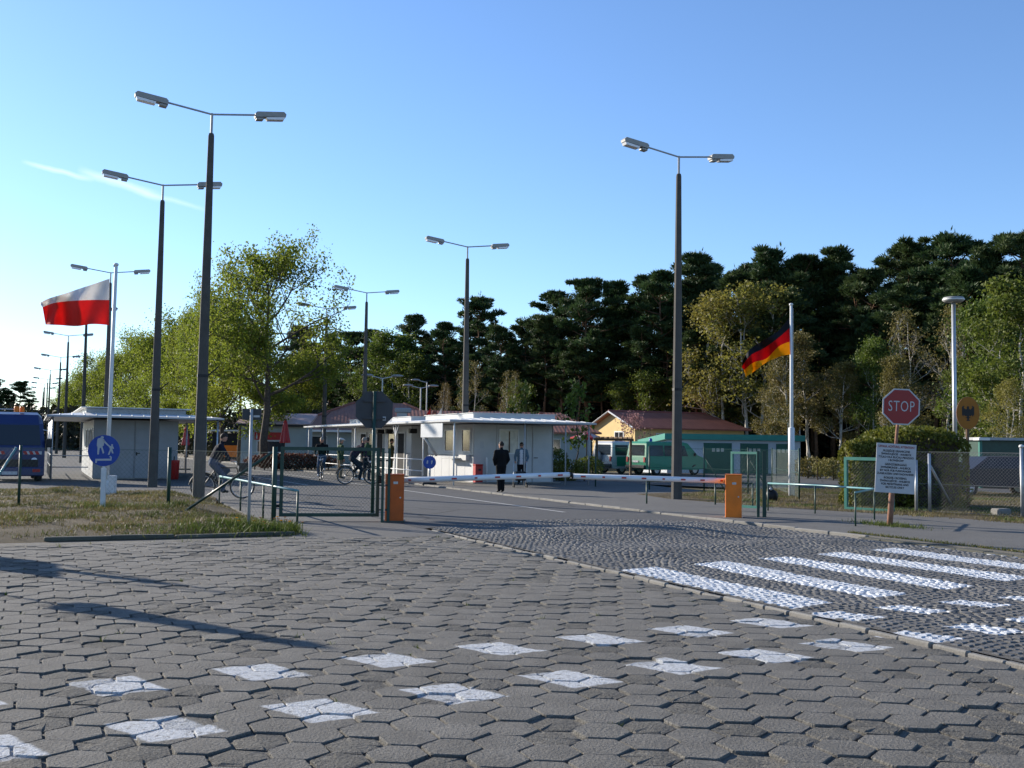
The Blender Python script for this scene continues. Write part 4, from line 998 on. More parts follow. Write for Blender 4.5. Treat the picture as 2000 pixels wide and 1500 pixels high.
MB().tube([(6.05, 4.5, 0), (6.05, 4.5, E_)], 0.03, 8).build('post', M['grey_metal'], t, True)
MB().tube([(6.05, 8.5, 0), (6.05, 8.5, E_)], 0.03, 8).build('post', M['grey_metal'], t, True)
for zz in (0.45, 0.92):
    MB().tube([(0.22, 3.6, zz), (0.22, 10.4, zz)], 0.022, 6).build('railing', M['white_paint'], t, True)
    MB().tube([(0.22, 12.2, zz), (0.22, 20, zz)], 0.022, 6).build('railing', M['white_paint'], t, True)
for y in (7.2, 10.4):
    for s in (-1, 1): MB().tube([(0.22, y, 1.85), (0.22, y + 0.42 * s, E_)], 0.025, 6).build('bracket', M['white_paint'], t, True)
for y in (9.2, 12.8, 14.2): MB().box((1.7, y, 2.15), (0.35, 0.28, 0.22), bev=0.03).build('floodlight', M['black'], t)
MB().box((0.06, 2.2, 2.10), (0.03, 2.5, 0.56), bev=0.006).build('blank_sign', M['white_sign'], t)
MB().tube([(0.1, 3.1, 1.82), (0.7, 3.3, 1.1)], 0.06, 8).build('chute', M['white_panel'], t, True)
MB().box((3.8, 11.4, 0.015), (3.9, 18.6, 0.06)).build('plinth', M['kerb'], t)
# things under the canopy
b = G(933, 944, 0.035)
tt_ = thing('litter_bin', 'red metal box standing by the corner of the right booth', 'bin', b, RA)
MB().box((0, 0, 0.36), (0.32, 0.3, 0.72), bev=0.02).build('body', M['red'], tt_)
MB().box((0, 0, 0.745), (0.35, 0.33, 0.05), bev=0.015).build('lid', M['red'], tt_)
MB().box((0.02, -0.152, 0.55), (0.12, 0.01, 0.08)).build('opening', M['black'], tt_)
tag(MB().tube([(0, 0, 0), (0, 0, 1.02), (0, 0, 1.05)], [0.045, 0.045, 0.03], 10).build('bollard', M['white_paint'], None, True, G(950, 944, 0.035)), 'slim white bollard right of the red box at the booth', 'bollard')
# left booth
t = thing('border_booth', 'white booth with wide canopy in shade, behind the blue round sign', 'booth', W(44.7, 0.48, 0), RA)
E_ = 2.50
canopy(t, (0, 6.7), (0, 12.5), 1.4, E_, E_ + 0.20, 0)
mb = MB(); mb.box((3.42, 6.6, 1.2), (3.24, 10.3, 2.44)); mb.build('wall_core', M['panel_trim'], t)
MB().box((3.4, 6.6, E_ + 0.27), (3.9, 10.6, 0.26), bev=0.01).build('clerestory', M['grey_metal'], t)
MB().box((3.4, 6.6, E_ + 0.41), (4.3, 11.0, 0.03)).build('upper_roof', M['roof_sheet'], t)
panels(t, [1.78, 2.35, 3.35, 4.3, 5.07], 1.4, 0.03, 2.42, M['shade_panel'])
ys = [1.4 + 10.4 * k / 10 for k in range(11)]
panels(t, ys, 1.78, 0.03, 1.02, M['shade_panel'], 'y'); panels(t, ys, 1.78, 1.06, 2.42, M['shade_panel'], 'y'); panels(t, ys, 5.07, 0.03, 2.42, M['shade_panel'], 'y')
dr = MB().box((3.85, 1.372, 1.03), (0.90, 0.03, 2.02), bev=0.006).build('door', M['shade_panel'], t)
hd = MB(); hd.box((3.50, 1.33, 1.05), (0.15, 0.03, 0.03)); hd.box((3.44, 1.345, 1.03), (0.05, 0.02, 0.14)); hd.build('handle', M['black'], dr)
for y in (2.6, 4.6, 7.0): window(t, (1.755, y, 1.62), 1.1, 0.8, 'y', -1)
for x, y in ((0.2, 0.2), (0.2, 3.4), (0.2, 6.6), (0.2, 9.8), (5.6, 0.2), (6.5, 0.2), (6.5, 3.4), (6.5, 6.6), (6.5, 9.8)):
    MB().tube([(x, y, -0.05), (x, y, E_)], 0.038, 8).build('post', M['galv'], t, True)
for zz in (0.95, 0.5):
    MB().tube([(0.2, 0.2, zz), (0.2, 9.8, zz)], 0.02, 6).build('railing', M['galv'], t, True)
    MB().tube([(0.2, 0.2, zz), (1.55, 0.2, zz)], 0.02, 6).build('railing', M['galv'], t, True)
for k in range(14): MB().tube([(0.2, 0.3 + k * 0.2, 0.1), (0.2, 0.3 + k * 0.2, 0.95)], 0.009, 5).build('baluster', M['galv'], t)
MB().tube([(3.0, 11.5, E_ + 0.4), (3.0, 11.5, 6.2)], 0.03, 6).build('aerial', M['galv'], t)
tt_ = thing('litter_bin', 'dark red bin against the right corner of the left booth', 'bin', G(340, 937), RA)
MB().lathe([(0.0, 0.02), (0.17, 0.02), (0.2, 0.75), (0.21, 0.78), (0.19, 0.8), (0.0, 0.8)], 14).build('body', M['red'], tt_, True)
MB().tube([(0, 0.18, 0.0), (0, 0.18, 0.95)], 0.025, 6).build('post', M['black'], tt_)

# ================================================================ BUILDINGS BEHIND
def ribbed(name, col, per, ang, rough=0.6):
    t = NT(name); r_ = t.n('ShaderNodeVectorRotate'); r_.rotation_type = 'Z_AXIS'; r_.inputs['Angle'].default_value = -ang; t.l(t.pos, r_.inputs['Vector'])
    sp = t.n('ShaderNodeSeparateXYZ'); t.l(r_.outputs[0], sp.inputs[0])
    w1 = t.math('SINE', t.math('MULTIPLY', sp.outputs[0], 2 * math.pi / per)); w2 = t.math('FRACT', t.math('MULTIPLY', sp.outputs[2], 6.0))
    c = t.mix(t.ramp(t.noise(1.6, 4), 0.3, 0.7), mul(col, 0.82), mul(col, 1.15))
    t.bump(t.math('ADD', t.math('MULTIPLY', w1, 0.5), t.math('MULTIPLY', w2, 0.25)), 0.6, 0.02); return t.set(c, rough, 0, 0.35)
M['rib_maroon'] = ribbed('maroon_ribbed_roof', (0.27, 0.10, 0.07), 0.30, RA)
M['rib_red'] = ribbed('red_tiled_roof', (0.25, 0.105, 0.065), 0.28, R(8))
M['teal_roof'] = mat('sea_green_fascia', (0.03, 0.21, 0.165), 0.5, 0.08, 3)
# yellow house: local x along its long front, y away
Yh = 82.0; c = P(1240, 860, Yh); t = thing('house', 'yellow house with maroon ribbed roof behind the garage', 'house', (c.x, Yh, 0), RA)
L, D, ze, zr = 10.4, 6.8, 3.25, 4.45
def gable_roof(t, L, D, ze, zr, ov, m, hip=0.0, hip0=0.0, th=0.12, name='roof'):
    # ridge along x; hip / hip0 pull the ridge in at the far / near end
    sl = (zr - ze) / (D / 2); y0, y1 = -ov, D + ov; zl = ze - sl * ov
    vs = []
    for dz in (0, -th):
        vs += [(-ov, y0, zl + dz), (L + ov, y0, zl + dz), (L + ov, y1, zl + dz), (-ov, y1, zl + dz), (-ov + hip0, D / 2, zr + dz), (L + ov - hip, D / 2, zr + dz)]
    fs = [(0, 1, 5, 4), (2, 3, 4, 5), (7, 6, 10, 11), (9, 8, 11, 10), (0, 6, 7, 1), (2, 8, 9, 3)]
    if hip: fs += [(1, 2, 5), (8, 7, 11), (1, 7, 8, 2)]
    else: fs += [(1, 7, 11, 5), (5, 11, 8, 2)]
    if hip0: fs += [(3, 0, 4), (6, 9, 10), (0, 3, 9, 6)]
    else: fs += [(0, 4, 10, 6), (4, 3, 9, 10)]
    mb = MB(); mb.add(vs, fs); return mb.build(name, m, t)
mb = MB(); mb.add([(0, 0, -0.2), (L, 0, -0.2), (L, D, -0.2), (0, D, -0.2), (0, 0, ze), (L, 0, ze), (L, D, ze), (0, D, ze), (0, D / 2, zr - 0.14)],
                  [(0, 1, 5, 4), (1, 2, 6, 5), (2, 3, 7, 6), (3, 0, 4, 8, 7)]); mb.build('wall', M['yellow_wall'], t)
rf = gable_roof(t, L, D, ze, zr, 0.45, M['rib_maroon'], hip=1.8)
MB().tube([(-0.45, D / 2, zr + 0.03), (L - 1.4, D / 2, zr + 0.03)], 0.07, 6).build('ridge_cap', M['tile2'], rf)
for s in (1, -1):
    MB().tube([(-0.47, D / 2 + s * 0.02, zr - 0.05), (-0.47, D / 2 + s * (D / 2 + 0.45), ze - 0.2)], 0.07, 4).build('verge_board', M['white_paint'], rf)
w_ = window(t, (-0.02, 2.4, 2.15), 1.3, 1.15, 'y', -1, fr=0.09); MB().box((0, -0.01, 0), (0.06, 0.04, 1.15)).build('mullion', M['white_paint'], w_)
for x in (2.5, 5.0, 7.6): window(t, (x, -0.02, 2.1), 1.0, 1.0, 'x', -1, fr=0.08)
# garage with pent roof
c = P(1303, 850, 66.0); t = thing('garage', 'low white garage with green roof edge and green doors behind the vans', 'garage', (c.x, 66.0, 0), math.atan2(2.0, 9.0))
L, D, z0, z1 = 9.1, 4.6, 2.35, 1.95
mb = MB(); mb.add([(0, 0, -0.2), (L, 0, -0.2), (L, D, -0.2), (0, D, -0.2), (0, 0, z0 - 0.25), (L, 0, z0 - 0.25), (L, D, z1 - 0.25), (0, D, z1 - 0.25)], [(0, 1, 5, 4), (1, 2, 6, 5), (2, 3, 7, 6), (3, 0, 4, 7)]); mb.build('wall', M['white_wall'], t)
mb = MB(); k = 0.25
mb.add([(-k, -k, z0 - 0.26), (L + k, -k, z0 - 0.26), (L + k, D + k, z1 - 0.26), (-k, D + k, z1 - 0.26), (-k, -k, z0 + 0.10), (L + k, -k, z0 + 0.10), (L + k, D + k, z1 + 0.10), (-k, D + k, z1 + 0.10)], [(3, 2, 1, 0), (4, 5, 6, 7), (0, 1, 5, 4), (1, 2, 6, 5), (2, 3, 7, 6), (3, 0, 4, 7)])
mb.build('roof', M['teal_roof'], t)
M['green_door'] = mat('green_garage_door', (0.015, 0.085, 0.06), 0.5, 0.1, 2)
for x in (3.4, 5.9, 7.9):
    dr = MB().box((x, -0.02, 0.92), (1.9 if x < 7 else 0.95, 0.05, 1.95)).build('door', M['green_door'], t)
    for q in range(-1, 2): MB().box((x + q * 0.3, -0.05, 1.45), (0.2, 0.02, 0.22)).build('pane', M['window_pale'], dr)
# big red hip roof and the long hall beside it
c = P(556, 840, 80.0); t = thing('house', 'low building with broad red hip roof behind the closed red parasol', 'house', (c.x, 80.0, 0), R(6))
L, D, ze, zr = 13.5, 11.0, 2.75, 4.9
MB().box((L / 2, D / 2, ze / 2 - 0.1), (L - 0.4, D - 0.4, ze + 0.1)).build('wall', M['pale_wall'], t)
rf = gable_roof(t, L, D, ze, zr, 0.5, M['rib_red'], hip=5.0, hip0=5.5)
for q in ((-0.5, -0.5), (L + 0.5, -0.5)):
    e_ = (5.0, D / 2) if q[0] < 0 else (L - 4.5, D / 2)
    MB().tube([(q[0], q[1], ze - 0.15), (e_[0], e_[1], zr + 0.03)], 0.08, 6).build('hip_cap', M['tile'], rf)
MB().box((L / 2, -0.53, ze - 0.27), (L + 1.0, 0.08, 0.16)).build('gutter', M['white_paint'], t)
for x in (2.5, 6, 9.5): window(t, (x, 0.17, 1.5), 1.3, 1.1, 'x', -1)
c = P(780, 806, 74.0); ch = thing('vent_hood', 'boxy steel vent hood on the red roof right of the octagonal sign back', 'vent', (c.x, 76.0, 0))
zc0 = c.z; MB().box((0, 0, zc0 - 0.55), (0.7, 0.6, 1.3)).build('shaft', M['white_panel'], ch); MB().box((0.05, 0, zc0 + 0.22), (1.15, 0.8, 0.35), bev=0.06).build('hood', M['grey_metal'], ch)
c = P(795, 830, 76.0); t = thing('hall', 'long low hall with red tiled roof behind the right booth', 'hall', (c.x, 76.0, 0), R(8))
L, D, ze, zr = 13.8, 8.5, 2.75, 4.15
MB().box((L / 2, D / 2, ze / 2 - 0.1), (L - 0.3, D - 0.3, ze + 0.1)).build('wall', M['pale_wall'], t)
rf = gable_roof(t, L, D, ze, zr, 0.5, M['rib_red'], hip=2.2)
for x in (2.2, 5.0, 7.8, 10.4): MB().box((x, D / 2 - 0.8, zr - 0.1), (0.35, 0.3, 0.22), bev=0.05).build('roof_vent', M['tile'], rf)
for x in (3, 7, 10.5): window(t, (x, 0.12, 1.5), 1.6, 1.1, 'x', -1)
for px, col, lb in ((838, 'cloth_red', 'tiny red pennant on a stick above the red hall roof'), (860, 'cloth_white', 'tiny white pennant on a stick above the red hall roof')):
    q = P(px + 3, 812, 77.0); t = thing('pennant', lb, 'pennant', q)
    MB().tube([(0, 0, -1.4), (0, 0, 0.75)], 0.022, 6).build('stick', M['wood'], t)
    mb = MB(); mb.prism([(0, 0.6), (-0.34, 0.02), (-0.12, -0.06), (0, 0.05)], -0.008, 0.008); mb.build('cloth', M[col], t)
# kiosk and market bits at the left centre
c = P(470, 880, 70.0); t = thing('kiosk', 'snack kiosk with pale sheet roof and red banner behind the tree trunks', 'kiosk', (c.x, 70.0, 0.03), R(3))
L, D = 4.3, 3.0
MB().box((L / 2, D / 2, 1.3), (L, D, 2.6)).build('wall', M['pale_wall'], t)
mb = MB(); mb.add([(-0.3, -0.5, 2.62), (L + 0.3, -0.5, 2.62), (L + 0.3, D + 0.3, 3.4), (-0.3, D + 0.3, 3.4), (-0.3, -0.5, 2.78), (L + 0.3, -0.5, 2.78), (L + 0.3, D + 0.3, 3.56), (-0.3, D + 0.3, 3.56)], [(3, 2, 1, 0), (4, 5, 6, 7), (0, 1, 5, 4), (1, 2, 6, 5), (2, 3, 7, 6), (3, 0, 4, 7)])
rf = mb.build('roof', M['pale_roof'], t); MB().box((L / 2, -0.53, 2.66), (L + 0.6, 0.04, 0.14)).build('fascia', M['black'], rf)
bn = MB().box((2.0, -0.06, 1.95), (2.2, 0.05, 0.5)).build('banner', M['red'], t)
for x in (1.05, 2.9):
    mb = MB(); mb.prism([(x - .05, 1.76), (x + .05, 1.76), (x + .05, 1.95), (x + .02, 2.05), (x + .02, 2.14), (x - .02, 2.14), (x - .02, 2.05), (x - .05, 1.95)], -0.10, -0.085); mb.build('bottle_print', M['white_sign'], bn)
window(t, (2.0, -0.03, 1.25), 1.8, 0.7, 'x', -1); window(t, (-0.03, 1.5, 1.3), 1.2, 1.7, 'y', -1, 'window_pale', 0.1)
c = P(445, 870, 82.0); t = thing('kiosk', 'small dark stall with pale roof left of the snack kiosk', 'kiosk', (c.x - 1.2, 82.0, 0.03), R(3))
MB().box((1.2, 1.0, 1.1), (2.4, 2.0, 2.2)).build('wall', M['interior'], t); MB().box((1.2, 0.9, 2.4), (2.9, 2.6, 0.12)).build('roof', M['roof_sheet'], t); MB().box((1.2, -0.05, 0.8), (1.6, 0.1, 0.9)).build('goods', M['orange'], t)
def parasol_closed(lb, loc, z0, z1, m='red', r0=0.36):
    t = thing('closed_parasol', lb, 'parasol', loc)
    MB().tube([(0, 0, -0.05), (0, 0, z1)], 0.025, 8).build('pole', M['wood'], t)
    mb = MB(); n = 16; prof = [(r0, 0.0), (r0 * 1.02, 0.06), (r0 * 0.82, 0.3), (r0 * 0.6, 0.65), (r0 * 0.42, 0.9), (0.1, 1.0)]
    vs = []; fs = []
    for i, (q, f) in enumerate(prof):
        for k in range(n): a = 2 * math.pi * k / n; rr_ = q * (1 + 0.14 * math.cos(k * math.pi)); vs.append((rr_ * math.cos(a), rr_ * math.sin(a), z0 + (z1 - z0) * f))
    for i in range(len(prof) - 1):
        for k in range(n): l = (k + 1) % n; fs.append((i * n + k, i * n + l, i * n + n + l, i * n + n + k))
    fs.append(tuple(range(n - 1, -1, -1))); mb.add(vs, fs); mb.build('canopy', M[m], t)
    MB().lathe([(0.1, 0), (0.13, 0.05), (0.03, 0.16), (0, 0.2)], 8, c=(0, 0, z1 - 0.01)).build('finial', M[m], t)
    MB().box((0, 0, 0.03), (0.5, 0.5, 0.08)).build('base', M['kerb_dark'], t)
q = P(556, 880, 66.0); parasol_closed('closed red parasol in front of the snack kiosk', (q.x, 66.0, 0.03), P(556, 866, 66).z, P(556, 826, 66).z, r0=0.30)
q = P(362, 880, 58.0); parasol_closed('small closed red parasol seen under the left booth canopy', (q.x, 58.0, 0.0), 1.35, 2.2, r0=0.2)
# open parasol by the yellow house
q = P(1146, 850, 60.0); t = thing('open_parasol', 'faded red and white open parasol beside the yellow house gable', 'parasol', (q.x, 60.0, 0))
MB().tube([(0, 0, -0.1), (0, 0, 2.35)], 0.03, 8).build('pole', M['wood'], t)
for k in range(10):
    a0, a1 = 2 * math.pi * k / 10, 2 * math.pi * (k + 1) / 10; mb = MB()
    mb.add([(0, 0, 2.42), (0.95 * math.cos(a0), 0.95 * math.sin(a0), 2.08), (0.95 * math.cos(a1), 0.95 * math.sin(a1), 2.08), (0.94 * math.cos(a1), 0.94 * math.sin(a1), 1.95), (0.94 * math.cos(a0), 0.94 * math.sin(a0), 1.95)], [(0, 1, 2), (1, 4, 3, 2)]); mb.build('canopy_panel', M['red'] if k % 2 else M['pale_roof'], t)
# dark timber pergola gate near the silver van
q = G(1165, 930); t = thing('pergola', 'dark timber pergola frame left of the silver van', 'pergola', q, RA * 0.5)
for x in (0, 1.9): MB().box((x, 0, 0.95), (0.11, 0.11, 1.95)).build('post', M['wood'], t)
MB().box((0.95, 0, 1.96), (2.2, 0.13, 0.13)).build('beam', M['wood'], t)
for k in range(8): MB().box((0.05 + k * 0.26, 0, 2.06), (0.06, 0.6, 0.08)).build('slat', M['wood'], t)
# green shelter at the right edge
q = P(1915, 880, 46.0); t = thing('shelter', 'dark green box shelter with white corner behind the right fence', 'shelter', (q.x, 46.0, 0), R(4))
MB().box((3.0, 1.2, 1.05), (6.0, 2.4, 2.05)).build('wall', M['dark_green'], t); MB().box((3.0, 1.15, 2.14), (6.3, 2.8, 0.12)).build('roof', M['grey_metal'], t)
MB().box((-0.02, -0.02, 1.05), (0.12, 0.12, 2.1)).build('corner_post', M['teal_green'], t); MB().box((0.0, -0.1, 2.12), (0.5, 0.5, 0.1)).build('roof_corner', M['white_paint'], t)

# ================================================================ VEHICLES
def wheel(parent, loc, r_=0.33, wd=0.2, rim='galv', rz=0.0):
    e = obj('wheel', None, parent, loc, rz)
    mb = MB(); mb.lathe([(r_ * 0.6, -wd / 2), (r_ * 0.93, -wd / 2), (r_, -wd * 0.32), (r_, wd * 0.32), (r_ * 0.93, wd / 2), (r_ * 0.6, wd / 2)], 22)
    mb.v = [(x, z, y) for x, y, z in mb.v]; mb.f = [f[::-1] for f in mb.f]; mb.build('tyre', M['rubber'], e, True)
    mb = MB(); mb.lathe([(0.0, -wd * 0.38), (r_ * 0.2, -wd * 0.40), (r_ * 0.5, -wd * 0.28), (r_ * 0.62, -wd * 0.45), (r_ * 0.62, wd * 0.45), (r_ * 0.5, wd * 0.3), (0, wd * 0.3)], 18)
    mb.v = [(x, z, y) for x, y, z in mb.v]; mb.f = [f[::-1] for f in mb.f]; mb.build('rim', M[rim], e, True)
    return e
def loft(mb, prof_fn, ys_scale):  # side profile (x,z) lofted across the width with tumblehome: ys_scale = [(y, inset_top, shrink)]
    rows = []
    for y, f in ys_scale:
        rows.append([(x, y * (1 - ti * f2), z) for x, z, ti, f2 in prof_fn(f)])
    n = len(rows[0]); vs = [p for r_ in rows for p in r_]; fs = []
    for i in range(len(rows) - 1):
        for k in range(n): l = (k + 1) % n; fs.append((i * n + l, i * n + n + l, i * n + n + k, i * n + k))
    fs.append(tuple(range(n - 1, -1, -1))); fs.append(tuple((len(rows) - 1) * n + k for k in range(n)))
    return mb.add(vs, fs)
def van(lb, loc, rz, m, L=4.7, Wd=1.75, Hh=1.92, spare=False, extra=None):
    # x forward, rear at x = 0
    t = thing('van', lb, 'van', loc, rz)
    side = [(0.02, 0.42), (0.0, 0.75), (0.03, 1.02), (0.14, Hh - 0.12), (0.24, Hh), (L * 0.62, Hh), (L * 0.70, Hh - 0.06), (L * 0.84, 1.16), (L * 0.97, 0.96), (L, 0.72), (L - 0.03, 0.38), (L * 0.82, 0.32), (0.1, 0.32)]
    def pf(f): return [(x, z, max(0, (z - 0.95) / (Hh - 0.95)) * 0.15, 1.0) for x, z in side]
    mb = MB(); loft(mb, pf, [(-Wd / 2, 0), (-Wd / 2 * 0.9, 0), (Wd / 2 * 0.9, 0), (Wd / 2, 0)])
    # slight crown so that the roof edge is not razor sharp
    mb.v = [(x, y, z - (0.05 if (abs(y) > Wd * 0.40 and z > Hh - 0.08) else 0)) for x, y, z in mb.v]
    body = mb.build('body', m, t)
    def yy(z): return Wd / 2 * (1 - max(0, (z - 0.95) / (Hh - 0.95)) * 0.15) + 0.006
    for x0, x1 in ((0.32, 1.35), (1.42, 2.35), (2.42, 3.20)):
        for s in (-1, 1):
            za, zb = 1.10, Hh - 0.22; mb = MB()
            xr = x1 if x1 < 3 else x1 - 0.0
            mb.add([(x0, s * yy(za), za), (xr, s * yy(za), za), (xr - (0.22 if x1 > 3 else 0), s * yy(zb), zb), (x0 + 0.03, s * yy(zb), zb)], [(0, 1, 2, 3) if s < 0 else (3, 2, 1, 0)]); mb.build('side_window', M['window'], t)
    mb = MB(); zb = Hh - 0.2; mb.add([(0.035, -0.68, 1.12), (0.035, 0.68, 1.12), (0.115, 0.60, zb), (0.115, -0.60, zb)], [(3, 2, 1, 0)])
    mb.v = [(x - 0.012, y, z) for x, y, z in mb.v]; mb.build('rear_window', M['window'], t)
    mb = MB(); mb.add([(L * 0.84 - 0.0, -0.72, 1.18), (L * 0.84, 0.72, 1.18), (L * 0.715, 0.62, Hh - 0.12), (L * 0.715, -0.62, Hh - 0.12)], [(0, 1, 2, 3)]); mb.v = [(x + 0.03, y, z + 0.01) for x, y, z in mb.v]; mb.build('windscreen', M['window'], t)
    MB().box((-0.02, 0, 0.48), (0.16, Wd * 0.98, 0.2), bev=0.04).build('rear_bumper', M['black'], t)
    MB().box((L - 0.02, 0, 0.46), (0.18, Wd * 0.98, 0.22), bev=0.05).build('front_bumper', M['black'], t)
    for s in (-1, 1):
        MB().box((0.0, s * (Wd / 2 - 0.12), 0.88), (0.06, 0.16, 0.30), bev=0.02).build('tail_light', M['red'], t)
        MB().box((L * 0.965, s * (Wd / 2 - 0.2), 0.84), (0.1, 0.3, 0.16), bev=0.03).build('headlight', M['diffuser'], t)
        MB().box((L * 0.77, s * (Wd / 2 + 0.1), 1.2), (0.1, 0.16, 0.2), bev=0.03).build('mirror', M['black'], t)
        for x in (0.85, L - 0.95): wheel(t, (x, s * (Wd / 2 - 0.11), 0.32), 0.32)
    MB().box((-0.015, 0.0, 0.78), (0.02, 0.5, 0.11)).build('number_plate', M['white_sign'], t)
    if spare:
        mb = MB(); mb.lathe([(0.0, -0.12), (0.26, -0.12), (0.34, -0.06), (0.34, 0.06), (0.0, 0.08)], 22); mb.v = [(z - 0.12, x + 0.3, y + 1.0) for x, y, z in mb.v]; mb.build('spare_wheel_cover', M['lamp_body'], t, True)
    return t
M['van_green'] = mat('police_green_paint', (0.008, 0.19, 0.105), 0.35, 0.06, 2, spec=0.5)
M['van_silver'] = mat('silver_paint', (0.48, 0.50, 0.50), 0.35, 0.06, 2, metal=0.3, spec=0.5)
q = G(1240, 928); hd = R(33)
gvan = (q.x + 0.15, q.y + 0.9)
t = van('green van with rear and side windows, nearer of the two parked vans', (gvan[0], gvan[1], -0.02), hd, M['van_green'])
for x in (1.1, 3.2):
    MB().lathe([(0.09, 0), (0.1, 0.12), (0.06, 0.2), (0, 0.22)], 12, c=(x, 0, 1.9)).build('blue_beacon', M['blue_sign'], t, True)
q = G(1203, 929)
t = van('silver and green van with spare wheel cover, left of the green van', (gvan[0] - 1.75, gvan[1] + 2.2, -0.02), hd + R(4), M['van_silver'], spare=True)
MB().box((2.2, -0.885, 0.75), (3.6, 0.012, 0.55)).build('green_side_panel', M['van_green'], t)
t = thing('car', 'dark car parked behind the right chain-link fence', 'car', (P(1940, 905, 38).x, 38.0, 0), R(3))
M['car_paint'] = mat('dark_blue_car_paint', (0.006, 0.010, 0.022), 0.45, 0.1, 2, spec=0.3)
def carbody(t, m):
    side = [(-2.1, 0.35), (-2.12, 0.75), (-1.9, 0.92), (-1.2, 0.97), (-0.55, 1.40), (0.75, 1.42), (1.5, 0.98), (2.05, 0.88), (2.12, 0.6), (2.05, 0.32)]
    mb = MB(); loft(mb, lambda f: [(x, z, max(0, (z - 0.95) / 0.45) * 0.2, 1) for x, z in side], [(-0.84, 0), (-0.76, 0), (0.76, 0), (0.84, 0)]); mb.build('body', m, t)
    for s in (-1, 1):
        mb = MB(); a, b_ = 0.846, 0.70; mb.add([(-1.05, s * a, 1.0), (1.35, s * a, 1.0), (0.68, s * b_, 1.36), (-0.5, s * b_, 1.36)], [(0, 1, 2, 3) if s < 0 else (3, 2, 1, 0)]); mb.build('side_window', M['window'], t)
        for x in (-1.3, 1.3): wheel(t, (x, s * 0.76, 0.3), 0.3, 0.19)
    MB().box((-2.1, 0, 0.5), (0.12, 1.6, 0.2), bev=0.04).build('bumper', M['black'], t); MB().box((2.1, 0, 0.48), (0.12, 1.6, 0.2), bev=0.04).build('bumper', M['black'], t)
    for s in (-1, 1): MB().box((-2.08, s * 0.65, 0.78), (0.08, 0.28, 0.14)).build('headlight', M['diffuser'], t); MB().box((2.06, s * 0.65, 0.78), (0.08, 0.28, 0.14)).build('tail_light', M['red'], t)
carbody(t, M['car_paint'])
# small blue lorry at the left edge, front towards the camera
M['lorry_blue'] = mat('lorry_blue_paint', (0.005, 0.018, 0.09), 0.35, 0.1, 2, spec=0.5)
q = G(16, 941); t = thing('lorry', 'dark blue lorry with orange roof beacons at the left edge', 'lorry', (q.x, q.y + 0.3, -0.01), RA * 1.1)
mb = MB(); side = [(0.02, 0.45), (0.0, 1.0), (0.02, 1.28), (0.32, 2.18), (0.75, 2.52), (1.3, 2.62), (2.1, 2.62), (2.15, 0.45)]
vs = []; fs = []
for y, k in ((-1.08, 0.10), (-0.92, 0.0), (0.92, 0.0), (1.08, 0.10)):
    for a, z in side: vs.append((y * (1 - max(0, (z - 1.3) / 1.3) * 0.10), a + (k if a < 1 else 0), z - (0.14 if (k and z > 2.3) else 0)))
n = len(side)
for i in range(3):
    for k in range(n): l = (k + 1) % n; fs.append((i * n + k, i * n + l, i * n + n + l, i * n + n + k))
fs.append(tuple(range(n - 1, -1, -1))); fs.append(tuple(3 * n + k for k in range(n))); mb.add(vs, fs); cab = mb.build('cab', M['lorry_blue'], t)
mb = MB(); mb.add([(-0.93, 0.06, 1.36), (0.93, 0.06, 1.36), (0.86, 0.30, 2.12), (-0.86, 0.30, 2.12)], [(0, 1, 2, 3)]); mb.v = [(x, y - 0.03, z + 0.005) for x, y, z in mb.v]; mb.build('windscreen', M['window'], t)
MB().box((0, -0.04, 0.68), (1.7, 0.08, 0.30)).build('grille', M['black'], t)
MB().box((0, -0.05, 0.38), (2.14, 0.22, 0.34), bev=0.04).build('bumper', M['lorry_blue'], t)
MB().box((-0.1, -0.17, 0.33), (0.52, 0.02, 0.12)).build('number_plate', M['white_sign'], t)
for s in (-1, 1):
    for k in range(3):
        mb = MB(); x0 = s * (0.38 + k * 0.2); mb.prism([(x0, 1.02), (x0 + 0.12, 1.02), (x0 + 0.06, 1.14), (x0 - 0.06, 1.14)], -0.035, -0.01); mb.build('warning_stripe', M['red'], t)
    MB().box((s * 0.66, -0.012, 1.08), (0.62, 0.03, 0.12)).build('warning_panel', M['white_sign'], t)
    e_ = MB(); e_.lathe([(0.0, -0.02), (0.1, -0.02), (0.11, 0.03), (0, 0.03)], 16); e_.v = [(x + s * 0.72, z - 0.05, y + 0.80) for x, y, z in e_.v]; e_.build('headlight', M['diffuser'], t, True)
    MB().box((s * 0.8, -0.165, 0.42), (0.26, 0.02, 0.11)).build('reflector_plate', M['red'], t)
    MB().box((s * 1.22, 0.1, 1.45), (0.2, 0.12, 0.34), bev=0.03).build('mirror', M['black'], t)
    MB().tube([(s * 1.0, 0.15, 1.95), (s * 1.2, 0.1, 1.9), (s * 1.22, 0.1, 1.4)], 0.015, 6).build('mirror_arm', M['white_paint'], t)
    for y in (0.6, 3.6): 
        wh = wheel(t, (s * 0.9, y, 0.42), 0.42, 0.26, 'grey_metal', R(90))
    bc_ = MB(); bc_.lathe([(0.085, 0), (0.09, 0.16), (0.07, 0.21), (0, 0.22)], 14, c=(0.18 + 0.10 * s, 1.0 + 0.1 * s, 2.62)); bc_.build('beacon', M['orange'], t, True)
MB().box((0, 3.2, 1.0), (2.1, 2.2, 0.9)).build('load_bed', M['lorry_blue'], t)
MB().tube([(-1.0, 1.0, 2.72), (0.02, 1.0, 2.72)], 0.02, 6).build('roof_bar', M['galv'], t)
